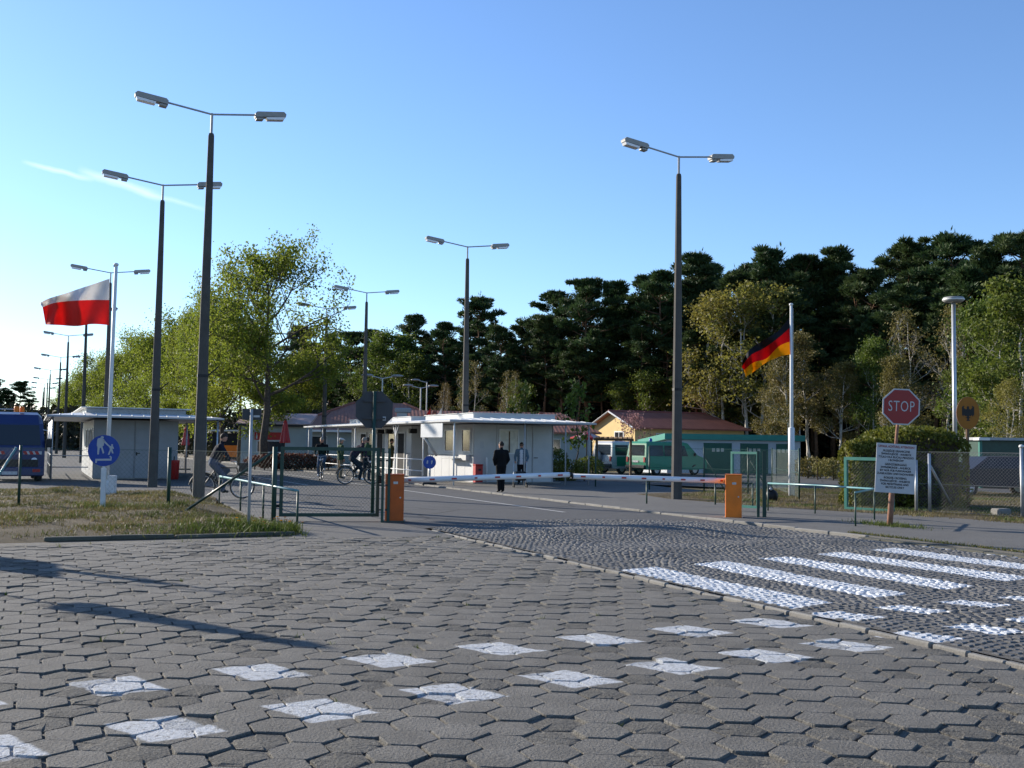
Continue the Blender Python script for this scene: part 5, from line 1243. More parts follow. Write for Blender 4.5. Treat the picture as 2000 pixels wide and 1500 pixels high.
# ================================================================ TREES
def leaf_quads(cen, size, rng, flat=0.0, asp=0.55):
    n = len(cen); cen = np.asarray(cen, float); size = np.broadcast_to(size, (n,))
    a = rng.normal(size=(n, 3)); a[:, 2] *= (1 - flat); a /= np.linalg.norm(a, axis=1)[:, None]
    b = rng.normal(size=(n, 3)); b[:, 2] *= (1 - flat); b -= a * (a * b).sum(1)[:, None]; b /= np.linalg.norm(b, axis=1)[:, None] + 1e-9
    s = (size * rng.uniform(0.6, 1.35, n))[:, None]
    v = np.stack([cen - a * s * 0.5, cen + b * s * asp * 0.5, cen + a * s * 0.5, cen - b * s * asp * 0.5], 1)
    return v.reshape(-1, 3)
def leaf_mesh(name, cen, size, rng, m, flat=0.0, asp=0.55):
    v = leaf_quads(cen, size, rng, flat, asp); return npmesh(name, v, np.arange(len(v)).reshape(-1, 4), m)
def needle_mesh(name, cen, dirs, size, rng, m, asp=0.2):       # bristling needle tufts that point away from their twig
    n = len(cen); a = dirs + rng.normal(0, 0.28, (n, 3)); a /= np.linalg.norm(a, axis=1)[:, None] + 1e-9
    b = rng.normal(size=(n, 3)); b -= a * (a * b).sum(1)[:, None]; b /= np.linalg.norm(b, axis=1)[:, None] + 1e-9
    s = (size * rng.uniform(0.6, 1.35, n))[:, None]
    v = np.stack([cen - a * s * 0.4, cen + b * s * asp * 0.5, cen + a * s * 0.6, cen - b * s * asp * 0.5], 1).reshape(-1, 3)
    return npmesh(name, v, np.arange(len(v)).reshape(-1, 4), m)
def pine_proto(seed, H=16.0, low=0.45, spread=2.6, dens=1.0, top='round'):
    r_ = random.Random(seed); g_ = np.random.default_rng(seed)
    tr = MB(); pts = []; x = y = 0.0; n = 9
    for i in range(n):
        pts.append((x, y, H * 0.96 * i / (n - 1) - (0.3 if i == 0 else 0))); x += r_.gauss(0, 0.11); y += r_.gauss(0, 0.11)
    tr.tube(pts, [0.21 * (1 - 0.85 * i / (n - 1)) for i in range(n)], 7)
    def at_(z):
        f = max(0, min(n - 1.001, z / (H * 0.96) * (n - 1))); i = int(f); a, b_ = Vector(pts[i]), Vector(pts[i + 1]); return a.lerp(b_, f - i)
    cen = []; dirs = []; nb = int(34 * dens)
    for k in range(nb):
        f = k / (nb - 1); z = H * (low + (0.97 - low) * f ** 0.85); o = at_(z); az = k * 2.4 + r_.uniform(-.5, .5)
        shape = math.sin(math.pi * min(1, 0.18 + f * 0.80)) ** 0.7 if top == 'round' else (1.0 - f * 0.85)
        ln = spread * shape * r_.uniform(0.55, 1.15) + 0.35
        el = R(r_.uniform(4, 34)) + (R(34) * max(0, f - 0.6) / 0.4)
        d = Vector((math.cos(az) * math.cos(el), math.sin(az) * math.cos(el), math.sin(el))); tip = o + d * ln
        tr.tube([o, o + d * ln * 0.55 + Vector((0, 0, -0.08)), tip], [0.065, 0.04, 0.015], 4, cap=False)
        for q in range(r_.randint(3, 5)):
            c_ = o + d * ln * r_.uniform(0.45, 1.05) + Vector((r_.gauss(0, .28), r_.gauss(0, .28), r_.uniform(0.0, 0.3)))
            m_ = int(r_.randint(105, 165) * dens); rr_ = r_.uniform(0.32, 0.72)
            pt = g_.normal(size=(m_, 3)); pt /= np.linalg.norm(pt, axis=1)[:, None]; pt *= (g_.uniform(0.25, 1, m_) ** 0.5)[:, None] * rr_; pt[:, 2] *= r_.uniform(0.40, 0.62)
            cen.append(pt + np.array(c_)); dr_ = pt / (np.linalg.norm(pt, axis=1)[:, None] + 1e-6) + np.array([0, 0, 0.55]); dirs.append(dr_)
    for q in range(5):   # upright leader shoots
        c_ = at_(H * 0.95) + Vector((r_.gauss(0, .45), r_.gauss(0, .45), r_.uniform(-0.6, 0.55))); pt = g_.normal(size=(70, 3)) * np.array([.2, .2, .34]); cen.append(pt + np.array(c_)); dirs.append(pt / (np.linalg.norm(pt, axis=1)[:, None] + 1e-6) + np.array([0, 0, 0.9]))
    # dead snags below
    for k in range(10):
        z = H * r_.uniform(0.2, low); o = at_(z); az = r_.uniform(0, 6.28); ln = r_.uniform(0.5, 1.5); tr.tube([o, o + Vector((math.cos(az) * ln, math.sin(az) * ln, r_.uniform(-.2, .3)))], [0.03, 0.008], 3, cap=False)
    cen = np.concatenate(cen)
    return tr.mesh('trunk', M['pine_bark'], True), needle_mesh('crown', cen, np.concatenate(dirs), 0.36, g_, M['pine'], 0.24)
def branchy(seed, H, trunk_h, spread, levels, leaves, lsize, up=0.55, lm='linden', bark='bark', r0=0.2, nlimb=7, multi=1, sparse_top=False, fill=0, gravity=0.0, kids=(3, 5), leafrad=0.35):
    r_ = random.Random(seed); g_ = np.random.default_rng(seed); tr = MB(); tips = []
    def grow(o, d, ln, rad, lev):
        k = 4 if lev else 5; p = [o]; dd = d.copy()
        for i in range(k):
            if math.hypot(p[-1].x, p[-1].y) > spread * 0.92: dd = (dd + Vector((-p[-1].x, -p[-1].y, spread * 0.25)) * (0.5 / spread)).normalized()
            dd = (dd + Vector((r_.gauss(0, .16), r_.gauss(0, .16), r_.gauss(0.05, .12) - gravity * (lev > 1)))).normalized(); p.append(p[-1] + dd * (ln / k))
        tr.tube(p, [rad * (1 - 0.72 * i / k) for i in range(k + 1)], 6 if lev == 0 else (4 if lev < 3 else 3), cap=False)
        if lev >= levels - 1:
            for i in range(1, k + 1): tips.append((p[i], lev))
            return
        for q in range(r_.randint(*kids)):
            f = r_.uniform(0.3, 1.0); i = min(k - 1, int(f * k)); s_ = p[i].lerp(p[i + 1], f * k - i)
            side = Vector((r_.gauss(0, 1), r_.gauss(0, 1), r_.gauss(up * 0.5, .5))).normalized()
            nd = (dd * 0.75 + side * 0.85).normalized(); grow(s_, nd, ln * r_.uniform(0.5, 0.72), rad * 0.48, lev + 1)
        grow(p[-1], dd, ln * 0.55, rad * 0.32, lev + 1)
    for mt in range(multi):
        a0 = r_.uniform(0, 6.28); base = Vector((math.cos(a0), math.sin(a0), 0)) * (0.35 if multi > 1 else 0); lean = Vector((math.cos(a0), math.sin(a0), 0)) * (0.12 if multi > 1 else 0.0)
        n = 8; pts = []
        for i in range(n): pts.append(base + lean * (H * 0.92 * i / (n - 1)) * 0.6 + Vector((r_.gauss(0, .06), r_.gauss(0, .06), H * 0.92 * i / (n - 1) - (0.3 if i == 0 else 0))))
        tr.tube(pts, [r0 * (1 - 0.88 * i / (n - 1)) for i in range(n)], 8)
        for k in range(nlimb):
            f = (k + 0.5) / nlimb; z = trunk_h + (H * 0.9 - trunk_h) * f; i = min(n - 2, int(z / (H * 0.92) * (n - 1))); o = pts[i].lerp(pts[i + 1], z / (H * 0.92) * (n - 1) - i)
            az = k * 2.4 + r_.uniform(-.4, .4); prof = math.sin(math.pi * (0.28 + 0.62 * f)); el = lerp(0.15, 1.0, f) * up * 1.4 + r_.uniform(-.15, .15)
            d = Vector((math.cos(az) * math.cos(el), math.sin(az) * math.cos(el), math.sin(el))); grow(o, d, spread * prof * r_.uniform(0.75, 1.1), r0 * 0.42 * (1 - 0.5 * f), 1)
    T = np.array([tuple(p) for p, _ in tips]); w_ = np.ones(len(T))
    if sparse_top: w_ = np.where(T[:, 2] > H * 0.62, 0.5, 1.2)
    idx = g_.choice(len(T), leaves, p=w_ / w_.sum()); cen = T[idx] + g_.normal(0, leafrad, (leaves, 3)) * np.array([1, 1, 0.75])
    cen = cen[cen[:, 2] > trunk_h * 0.55]
    return tr.mesh('trunk', M[bark], True), leaf_mesh('crown', cen, lsize, g_, M[lm], 0.0, 0.7)
def plant_tree(name, lb, cat, proto, loc, s=1.0, rz=0.0, group=None, sz=None):
    t = thing(name, lb, cat, loc, rz, group); t.scale = (s, s, sz or s)
    obj('trunk', proto[0], t); obj('crown', proto[1], t); return t
pines = [pine_proto(31 + i, 16.0, (0.40, 0.34, 0.46, 0.30, 0.38, 0.5)[i], (2.5, 2.9, 2.3, 2.7, 3.1, 2.4)[i], (1.0, 1.15, 0.9, 1.2, 1.1, 0.9)[i], ('round', 'round', 'round', 'cone', 'round', 'cone')[i]) for i in range(6)]
def fdist(px): return float(np.interp(px, [-50, 560, 700, 1000, 1400, 2000, 2300], [190, 150, 128, 108, 98, 78, 70]))
sky_pines = [(598, 640, 'dark pine right of the big light-leaved tree'), (650, 655, 'dark pine between two lamps left of the stop sign back'), (688, 652, 'dark pine just left of the lamp above the stop sign back'), (742, 648, 'dark pine just right of the lamp above the stop sign back'),
    (784, 660, 'dark pine behind the light green tree left of centre'), (826, 618, 'spiky dark pine left of the centre lamp'), (872, 634, 'dark pine close left of the centre lamp'), (938, 586, 'tall dark pine directly behind the centre lamp'), (985, 640, 'lower dark pine right of the centre lamp'), (1020, 628, 'flat-topped dark pine between centre lamp and hall'),
    (1062, 620, 'dark pine above the long red hall roof'), (1102, 575, 'dark pine above the left young tree'), (1150, 552, 'tall dark pine above the right young tree'), (1200, 558, 'dark pine above the yellow house gable'), (1258, 540, 'dark pine left of the right foreground lamp'), (1298, 538, 'dark pine touching the right foreground lamp'), (1345, 560, 'dark pine half behind the right foreground lamp'),
    (1378, 502, 'tall dark pine just right of the right foreground lamp'), (1432, 530, 'dark pine between foreground lamp and black red gold flag'), (1498, 490, 'tall dark pine above the black red gold flag'), (1545, 505, 'dark pine directly behind the right flagpole top'), (1590, 525, 'dark pine right of the right flagpole top'), (1628, 494, 'dark pine with narrow tip right of the right flagpole'), (1672, 545, 'lower dark pine left of the stop sign'),
    (1722, 530, 'dark pine behind the stop sign'), (1768, 482, 'flat umbrella-topped dark pine above the stop sign'), (1822, 520, 'dark pine left of the round lamp'), (1872, 460, 'tallest dark pine above the round lamp'), (1925, 490, 'dark pine right of the round lamp'), (1985, 455, 'tall dark pine at the right edge of the view')]
rt = random.Random(77)
for k, (px, ty, lb) in enumerate(sky_pines):
    Y = fdist(px) + rt.uniform(-3, 3); q = P(px, ty, Y); s = q.z / 15.9
    plant_tree('pine_tree', lb, 'pine tree', pines[(k * 5 + (k // 3)) % 6], (q.x, Y, -0.1), s * rt.uniform(0.95, 1.12), rt.uniform(0, 6.28), 'skyline pines of the forest edge', sz=s)
# pines in the depth of the wood, seen only between the skyline pines
for k in range(60):
    px = 575 + (2080 - 575) * (k % 30) / 29 + rt.uniform(-22, 22); Y = fdist(px) + (rt.uniform(6, 16) if k < 30 else rt.uniform(-7, 3)); y_sk = np.interp(px, [a for a, _, _ in sky_pines], [b_ for _, b_, _ in sky_pines])
    q = P(px, y_sk + (rt.uniform(15, 50) if k < 30 else rt.uniform(60, 130)), Y); s = q.z / 15.9
    plant_tree('pine_tree', 'dark pine filling the depth of the forest below the skyline', 'pine tree', pines[rt.randrange(6)], (q.x, Y, -0.1), max(s, 0.6) * rt.uniform(1.0, 1.3), rt.uniform(0, 6.28), 'inner pines of the forest', sz=s)
for px, ty, lb in ((-12, 738, 'far dark pine at the left edge above the blue lorry'), (38, 748, 'far dark pine left of the vanishing lamp row'), (14, 765, 'low far pine between the two taller far pines at the left edge'), (56, 790, 'small far pine at the foot of the vanishing lamp row')):
    Y = 175.0; q = P(px, ty, Y); s = q.z / 15.9; plant_tree('pine_tree', lb, 'pine tree', pines[1], (q.x, Y, 0), s * 1.3, rt.uniform(0, 6), 'far pines at the left', sz=s)
# undergrowth that closes the view between the trunks: one mass of leaves
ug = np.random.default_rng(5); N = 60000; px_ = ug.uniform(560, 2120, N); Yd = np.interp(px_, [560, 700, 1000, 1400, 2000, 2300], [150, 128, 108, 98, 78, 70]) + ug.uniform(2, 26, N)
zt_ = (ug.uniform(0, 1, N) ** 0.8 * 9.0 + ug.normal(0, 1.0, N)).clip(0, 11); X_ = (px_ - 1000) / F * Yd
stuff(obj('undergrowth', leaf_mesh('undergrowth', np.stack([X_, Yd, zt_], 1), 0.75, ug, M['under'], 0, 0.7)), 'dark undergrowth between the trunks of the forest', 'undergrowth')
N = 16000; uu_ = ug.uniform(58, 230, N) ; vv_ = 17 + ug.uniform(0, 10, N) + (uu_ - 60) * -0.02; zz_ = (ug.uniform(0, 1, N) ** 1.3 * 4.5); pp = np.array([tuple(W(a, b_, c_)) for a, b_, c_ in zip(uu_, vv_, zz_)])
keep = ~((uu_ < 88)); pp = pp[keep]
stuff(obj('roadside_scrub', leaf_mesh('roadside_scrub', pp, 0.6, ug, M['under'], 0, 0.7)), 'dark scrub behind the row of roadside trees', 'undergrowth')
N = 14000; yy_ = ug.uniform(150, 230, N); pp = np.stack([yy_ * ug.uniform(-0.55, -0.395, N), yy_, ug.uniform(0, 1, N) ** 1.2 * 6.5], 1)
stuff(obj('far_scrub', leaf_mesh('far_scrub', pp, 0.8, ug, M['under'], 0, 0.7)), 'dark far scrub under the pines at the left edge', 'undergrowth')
# lindens along the road
lind = [branchy(201, 12.6, 3.0, 4.6, 4, 30000, 0.16, 0.6, 'linden', 'bark', 0.27, 15, sparse_top=True, leafrad=0.30), branchy(202, 11.5, 2.6, 4.2, 4, 24000, 0.20, 0.5, 'linden', 'bark', 0.22, 12, leafrad=0.5), branchy(203, 11.5, 2.6, 4.6, 4, 24000, 0.20, 0.55, 'linden', 'bark', 0.22, 13, leafrad=0.5)]
for px, Y, ty, k, lb in ((527, 64, 517, 0, 'big roadside tree with bare dark limbs in its airy top'), (474, 71, 640, 1, 'light green roadside tree left of the big airy-topped tree'), (440, 79, 598, 0, 'airy roadside tree behind the nearest lamp pole'), (405, 88, 628, 0, 'airy roadside tree just left of the nearest lamp pole'), (372, 98, 640, 2, 'light green roadside tree between the two nearest lamp poles'),
                     (335, 110, 655, 1, 'light green roadside tree right of the second lamp pole'), (290, 124, 670, 2, 'light green roadside tree left of the second lamp pole'), (248, 140, 690, 1, 'far green roadside tree above the left booth roof'), (215, 158, 705, 2, 'far green roadside tree behind the left flagpole'), (180, 180, 728, 1, 'far green roadside tree left of the left flagpole'), (152, 205, 752, 2, 'far green roadside tree near the vanishing lamps'), (132, 235, 775, 1, 'last small roadside tree before the vanishing lamps'), (590, 95, 700, 1, 'light green roadside tree right of the big airy-topped tree')):
    q = P(px, ty, Y); s = q.z / 12.4; plant_tree('roadside_tree', lb, 'tree', lind[k], (q.x, Y, 0), s * (0.95 if k else (1.0 if px > 500 else 0.75)), rt.uniform(0, 6.28), 'roadside trees', sz=s)
# birches and light trees at the forest edge
bir = [branchy(301, 12, 2.0, 2.3, 4, 8500, 0.17, 0.9, 'birch', 'birch_bark', 0.11, 11, multi=2, leafrad=0.30), branchy(302, 12, 2.5, 2.0, 4, 10000, 0.16, 1.0, 'brownish', 'birch_bark', 0.10, 11, multi=2, leafrad=0.26), branchy(303, 12, 1.5, 2.6, 4, 11000, 0.19, 0.75, 'fresh', 'birch_bark', 0.12, 12, leafrad=0.36), branchy(304, 12, 3.0, 1.8, 4, 2600, 0.15, 1.0, 'brownish', 'birch_bark', 0.09, 10, multi=2, leafrad=0.24)]
for px, Y, ty, k, ws, lb in ((1415, 90, 575, 0, 1.0, 'yellowish birch left of the black red gold flag'), (1470, 88, 560, 0, 1.0, 'taller yellowish birch with white stem behind the flag'), (1380, 91, 690, 0, 0.9, 'low yellowish tree right of the foreground lamp'), (1552, 72, 650, 1, 0.9, 'brownish budding tree right of the right flagpole'), (1590, 74, 640, 1, 0.9, 'slender brownish tree left of the stop sign'), (1630, 71, 700, 1, 0.9, 'low brownish tree close left of the stop sign'),
    (1508, 80, 720, 1, 0.8, 'low brownish tree below the black red gold flag'), (1705, 70, 660, 2, 0.7, 'bright green slender tree behind the stop sign'), (1738, 72, 690, 3, 0.8, 'nearly bare slender tree behind the stop sign'), (1790, 70, 600, 3, 0.9, 'bare pale-stemmed birch right of the stop sign'), (1835, 71, 590, 3, 0.8, 'bare birch just left of the round lamp pole'), (1770, 66, 690, 1, 0.9, 'brownish low tree above the hedge'),
    (1935, 60, 580, 2, 0.9, 'bright green tree right of the eagle sign'), (1992, 56, 545, 2, 0.9, 'tall bright green tree at the right edge'), (1885, 62, 700, 2, 0.8, 'green tree behind the eagle sign'), (1960, 52, 740, 0, 0.9, 'low yellowish tree above the green shelter'), (768, 118, 648, 2, 1.0, 'light green tree among the pines left of centre'), (800, 114, 690, 2, 0.9, 'lower light green tree among the pines left of centre'), (712, 120, 720, 2, 0.9, 'light green tree just left of the stop sign back'),
    (1010, 100, 745, 2, 0.8, 'low green tree above the hall roof'), (1270, 95, 720, 2, 0.9, 'dark green broadleaf tree behind the yellow house roof'), (1215, 97, 740, 2, 0.8, 'broadleaf tree behind the yellow house gable'), (1320, 95, 745, 2, 0.8, 'broadleaf tree behind the yellow house ridge'), (925, 96, 700, 3, 0.8, 'bare birch behind the centre lamp pole'), (862, 100, 745, 3, 0.7, 'bare birch above the two pennants'), (1000, 98, 720, 3, 0.7, 'bare birch right of the centre lamp')):
    q = P(px, ty, Y); s = q.z / 11.9; plant_tree('birch_tree' if k != 2 else 'broadleaf_tree', lb, 'tree', bir[k], (q.x, Y, -0.1), s * ws * 1.25, rt.uniform(0, 6.28), 'light trees before the pines', sz=s)
# young trees and shrubs
yng = branchy(401, 4.0, 0.9, 0.95, 3, 420, 0.20, 0.8, 'fresh', 'bark', 0.045, 8, leafrad=0.14, kids=(2, 3))
for px, Y, ty, s2, lb in ((1026, 56, 755, 1.0, 'young leafy tree behind the right booth roof'), (1128, 52, 752, 1.1, 'young leafy tree at the right end of the right booth'), (1075, 50, 880, 0.5, 'small leafy sapling under the right end of the booth canopy')):
    q = P(px, ty, Y); s = q.z / 3.95; plant_tree('young_tree', lb, 'tree', yng, (q.x, Y, 0), s * s2 * 0.8, rt.uniform(0, 6), 'young trees', sz=s)
pk = branchy(402, 3.6, 0.9, 1.25, 3, 900, 0.13, 0.9, 'pinkish', 'bark', 0.06, 9, leafrad=0.2)
q = P(1236, 812, 74.0); plant_tree('blossom_shrub', 'small pinkish blossoming tree before the yellow house', 'tree', pk, (q.x, 74.0, 0), q.z / 3.6, 1.0)
def leaf_blob(name, lb, cat, loc, dims, n, sz, m, seed, parts=5, rz=0.0, blocky=False):
    g_ = np.random.default_rng(seed); t = thing(name, lb, cat, loc, rz)
    cs = []
    if blocky:
        u_ = g_.uniform(-1, 1, (n, 3)); ax = g_.integers(0, 3, n); sg = np.sign(g_.uniform(-1, 1, n)); sg[ax == 2] = 1
        u_[np.arange(n), ax] = sg * g_.uniform(0.80, 1.02, n)
        bumps = np.array([0.10 * mnoise.noise(Vector((a * 3.1, b_ * 2.0, c_ * 2.7))) for a, b_, c_ in u_]); u_ *= (1 + bumps)[:, None]
        r2 = np.sqrt((u_[:, :2] ** 2).sum(1)); u_[:, 2] -= 0.16 * (r2 ** 3)
        c_ = u_ * np.array(dims) / 2; c_[:, 2] += dims[2] / 2
    else:
        u_ = g_.normal(size=(n, 3)); u_ /= np.linalg.norm(u_, axis=1)[:, None]; u_ *= (g_.uniform(0.2, 1, n) ** 0.4)[:, None]; c_ = u_ * np.array(dims) / 2; c_[:, 2] += dims[2] / 2
    obj('foliage', leaf_mesh('foliage', c_, sz, g_, M[m], 0, 0.6), t)
    for k in range(parts):
        st_ = MB()
        x, y = (k / max(1, parts - 1) - 0.5) * dims[0] * 0.75, random.Random(k).uniform(-.1, .1) * dims[1]
        st_.tube([(x, y, -0.1), (x * 1.02, y, dims[2] * 0.85)], [0.045, 0.02], 5); st_.build('stem', M['bark'], t)
    if blocky:   # dark twiggy inside so that the clipped hedge is not see-through
        ib = MB(); ib.box((0, 0, dims[2] * 0.46), (dims[0] * 0.86, dims[1] * 0.8, dims[2] * 0.84), bev=0.12); ib.build('inner_twigs', M['bark'], t)
    return t
q = P(1715, 980, 28.5); leaf_blob('hedge', 'lower yellow-green clipped hedge behind the teal mesh panel', 'hedge', (q.x + 0.22, 29.3, 0.03), (1.6, 1.4, 1.88), 9000, 0.10, 'hedge', 1, rz=0.1, blocky=True)
q = P(1828, 980, 28.5); leaf_blob('hedge', 'taller dark green clipped hedge behind the notice board and eagle sign', 'hedge', (q.x - 0.1, 30.0, 0.03), (2.3, 2.4, 2.22), 12000, 0.10, 'hedge', 2, rz=0.05, blocky=True)
q = P(590, 900, 60.0); leaf_blob('shrub_bed', 'low dark red shrubs behind the gate and cyclists', 'shrub', (q.x - 0.6, 60.0, 0.03), (5.6, 1.4, 0.95), 6000, 0.13, 'redleaf', 3, 8)
for i, (px, py, Y, d, m, lb) in enumerate(((1105, 905, 47, (2.2, 1.2, 1.0), 'hedge', 'low green shrubs under the right end of the booth canopy'), (1150, 900, 52, (1.6, 1.2, 1.1), 'fresh', 'low green shrub left of the timber pergola'), (1085, 880, 50, (1.4, 1.0, 1.5), 'fresh', 'bushy green shrub just right of the booth wall'))):
    q = P(px, py, Y); leaf_blob('shrub', lb, 'shrub', (q.x, Y, 0.0), d, 1500, 0.11, m, 10 + i, 4)
for i, (px, Y) in enumerate(((1590, 58), (1640, 55))):
    q = P(px, 900, Y); leaf_blob('shrub', ('low brown scrub right of the garage', 'low brown scrub left of the hedge')[i], 'shrub', (q.x, Y, 0), (3.0, 1.5, 1.2), 1500, 0.13, 'brownish', 20 + i, 4)
# dandelions at the kerb
b = W(18.75, 3.9, verge_z(18.75, 3.9)); t = thing('dandelion_clump', 'clump of yellow dandelions at the kerb corner beside the grey sign post', 'flowers', b)
for k in range(16):
    x, y = rt.gauss(0, .35), rt.gauss(0, .2); h = rt.uniform(0.10, 0.24)
    mb = MB(); mb.tube([(x, y, 0), (x + .01, y, h)], 0.004, 4); mb.build('stem', M['grass_green'], t)
    mb = MB(); mb.lathe([(0, 0), (0.022, 0.004), (0.026, 0.012), (0.0, 0.016)], 8, c=(x + .01, y, h)); mb.build('flower', M['yellow_sign'] if k % 3 else M['cloth_gold'], t)

# ================================================================ PEOPLE AND BICYCLES
def capsule(mb, a, b_, ra, rb, n=10):
    a, b_ = Vector(a), Vector(b_); d = b_ - a; L = d.length or 1e-3; d = d / L if d.length else Vector((0, 0, 1)); pts = []; rs = []
    for k in range(4): an = k / 4 * math.pi / 2; pts.append(a - d * ra * math.cos(an)); rs.append(max(0.003, ra * math.sin(an)))
    for k in range(3): pts.append(a.lerp(b_, k / 2)); rs.append(lerp(ra, rb, k / 2))
    for k in range(1, 5): an = k / 4 * math.pi / 2; pts.append(b_ + d * rb * math.sin(an)); rs.append(max(0.003, rb * math.cos(an)))
    mb.tube(pts, rs, n)
STAND = dict(pel=(0, 0, .95), wai=(0, .01, 1.12), che=(0, 0, 1.33), nec=(0, -.01, 1.50), hea=(0, .02, 1.64),
             ls=(-.19, 0, 1.43), le=(-.24, -.03, 1.15), lw=(-.25, .05, .90), lh=(-.25, .08, .81), rs=(.19, 0, 1.43), re=(.24, -.03, 1.15), rw=(.25, .05, .90), rh=(.25, .08, .81),
             lp=(-.09, 0, .92), lk=(-.10, .02, .50), la=(-.10, -.02, .09), lt=(-.12, .15, .04), rp=(.09, 0, .92), rk=(.10, .02, .50), ra=(.10, -.02, .09), rt=(.12, .15, .04))
def person(lb, loc, rz, top, legs, shoes='black', hair='hair_dark', pose=None, hat=None, scale=1.0, coat=0.0, glasses=False, inner=None):
    J = {k: Vector(v) for k, v in STAND.items()}
    for k, v in (pose or {}).items(): J[k] = Vector(v)
    t = thing('person', lb, 'person', loc, rz, 'people at the crossing'); t.scale = (scale,) * 3
    seg = [('pel', 'wai', .135, .130, 1), ('wai', 'che', .130, .155, 0), ('che', 'nec', .135, .06, 0), ('nec', 'hea', .055, .06, 3), ('ls', 'rs', .075, .075, 0),
           ('ls', 'le', .068, .052, 0), ('le', 'lw', .050, .036, 0), ('rs', 're', .068, .052, 0), ('re', 'rw', .050, .036, 0), ('lw', 'lh', .036, .030, 3), ('rw', 'rh', .036, .030, 3),
           ('lp', 'rp', .11, .11, 1), ('lp', 'lk', .108, .078, 1), ('lk', 'la', .076, .060, 1), ('rp', 'rk', .108, .078, 1), ('rk', 'ra', .076, .060, 1), ('la', 'lt', .048, .04, 2), ('ra', 'rt', .048, .04, 2)]
    mb = MB()
    for a, b_, r0_, r1_, _ in seg:
        k = 1.12 if (coat and _ == 0) else 1.0; capsule(mb, J[a], J[b_], r0_ * k, r1_ * k)
    # broaden the torso sideways
    for s in (-1, 1):
        off = (J['rs'] - J['ls']).normalized() * 0.055 * s; capsule(mb, J['pel'] + off, J['che'] + off * 1.4, .115, .12)
        if coat: capsule(mb, J['pel'] + off + (J['lk'] + J['rk'] - J['lp'] - J['rp']) * 0.5 * coat, J['che'] + off, .125, .12)
    up = (J['hea'] - J['nec']).normalized(); hc = J['hea'] + up * 0.03
    fw = Vector((0, 1, 0)) if 'look' not in J else J['look'].normalized(); fw = (fw - up * fw.dot(up)).normalized(); sx = fw.cross(up)
    hb = MB(); hb.ball((0, 0, 0), (.077, .098, .118), 14, 10); hb.ball((0, .095, -.018), (.014, .020, .024), 6, 5); hb.ball((0, .055, -.085), (.05, .04, .04), 8, 6)
    for s in (-1, 1): hb.ball((s * .078, -.005, -.01), (.012, .022, .032), 6, 5)
    Mh = Matrix((sx, fw, up)).transposed(); hb.v = [tuple(hc + Mh @ Vector(p)) for p in hb.v]; mb.v, base = mb.v, len(mb.v)
    mb.f += [tuple(base + i for i in f) for f in hb.f]; mb.m += hb.m; mb.v += hb.v
    raw = mb.mesh('body', M['skin']); tmp = bpy.data.objects.new('tmp', raw); COL.objects.link(tmp)
    rm_ = tmp.modifiers.new('r', 'REMESH'); rm_.mode = 'VOXEL'; rm_.voxel_size = 0.020; sm_ = tmp.modifiers.new('s', 'SMOOTH'); sm_.iterations = 3; sm_.factor = 0.5
    me = bpy.data.meshes.new_from_object(tmp.evaluated_get(bpy.context.evaluated_depsgraph_get())); bpy.data.objects.remove(tmp)
    me.name = 'body'; me.materials.clear()
    for m_ in (top, legs, shoes, 'skin', inner or top): me.materials.append(M[m_])
    n = len(me.polygons); cen = np.zeros(n * 3); me.polygons.foreach_get('center', cen); cen = cen.reshape(-1, 3)
    best = np.full(n, 1e9); mi = np.zeros(n, np.int32)
    def dist(a, b_): a, b_ = np.array(a), np.array(b_); d = b_ - a; f = ((cen - a) @ d / (d @ d + 1e-9)).clip(0, 1); return np.linalg.norm(cen - (a + f[:, None] * d), axis=1)
    for a, b_, r0_, r1_, m_ in seg:
        d = dist(J[a], J[b_]) - (r0_ + r1_) / 2; w_ = d < best; best[w_] = d[w_]; mi[w_] = m_
    d = np.linalg.norm(cen - np.array(hc), axis=1) - 0.095; w_ = d < best; mi[w_] = 3
    if coat:
        o_ = (J['pel'] + (J['lk'] + J['rk'] - J['lp'] - J['rp']) * 0.5 * coat); d = dist(o_, J['che']); mi[(d < 0.24) & (mi == 1) & (cen[:, 2] > o_.z - 0.05)] = 0
    if inner:
        rel = (cen - np.array(J['che'])) @ np.array(sx); fr = (cen - np.array(J['che'])) @ np.array(fw); mi[(mi == 0) & (abs(rel) < 0.062) & (fr > 0.05) & (cen[:, 2] < J['nec'].z)] = 4
    me.polygons.foreach_set('material_index', mi); me.polygons.foreach_set('use_smooth', [True] * n); me.update()
    bd_ = obj('body', me, t)
    # five fingers on each hand
    for s, w1, h1 in (('l', 'lw', 'lh'), ('r', 'rw', 'rh')):
        fg = MB(); d = (J[h1] - J[w1]).normalized(); ac = Vector((0, 1, 0)) if abs(d.y) < 0.8 else Vector((1, 0, 0)); ac = (ac - d * ac.dot(d)).normalized(); pn = d.cross(ac)
        inw = pn if (pn.x > 0) == (s == 'l') else -pn
        for k, ln in enumerate((.070, .080, .076, .060)):
            o_ = J[h1] + ac * (0.024 - k * 0.016); capsule(fg, o_, o_ + d * ln * .5 + inw * .004, .0095, .009, 6); capsule(fg, o_ + d * ln * .5 + inw * .004, o_ + d * ln * .85 + inw * .03, .009, .0075, 6)
        o_ = J[w1].lerp(J[h1], 0.5) + ac * 0.03; capsule(fg, o_, o_ + ac * .025 + d * .04 + inw * .012, .011, .009, 6)
        fg.build('fingers', M['skin'], bd_, True)
    ey = MB()
    for s in (-1, 1): ey.ball(tuple(hc + Mh @ Vector((s * .032, .088, .012))), (.011, .011, .009), 6, 4)
    ey.build('eyes', M['black'], bd_, True)
    mo = MB(); mo.ball(tuple(hc + Mh @ Vector((0, .088, -.058))), (.022, .008, .005), 6, 4); mo.build('mouth', M['red'], bd_, True)
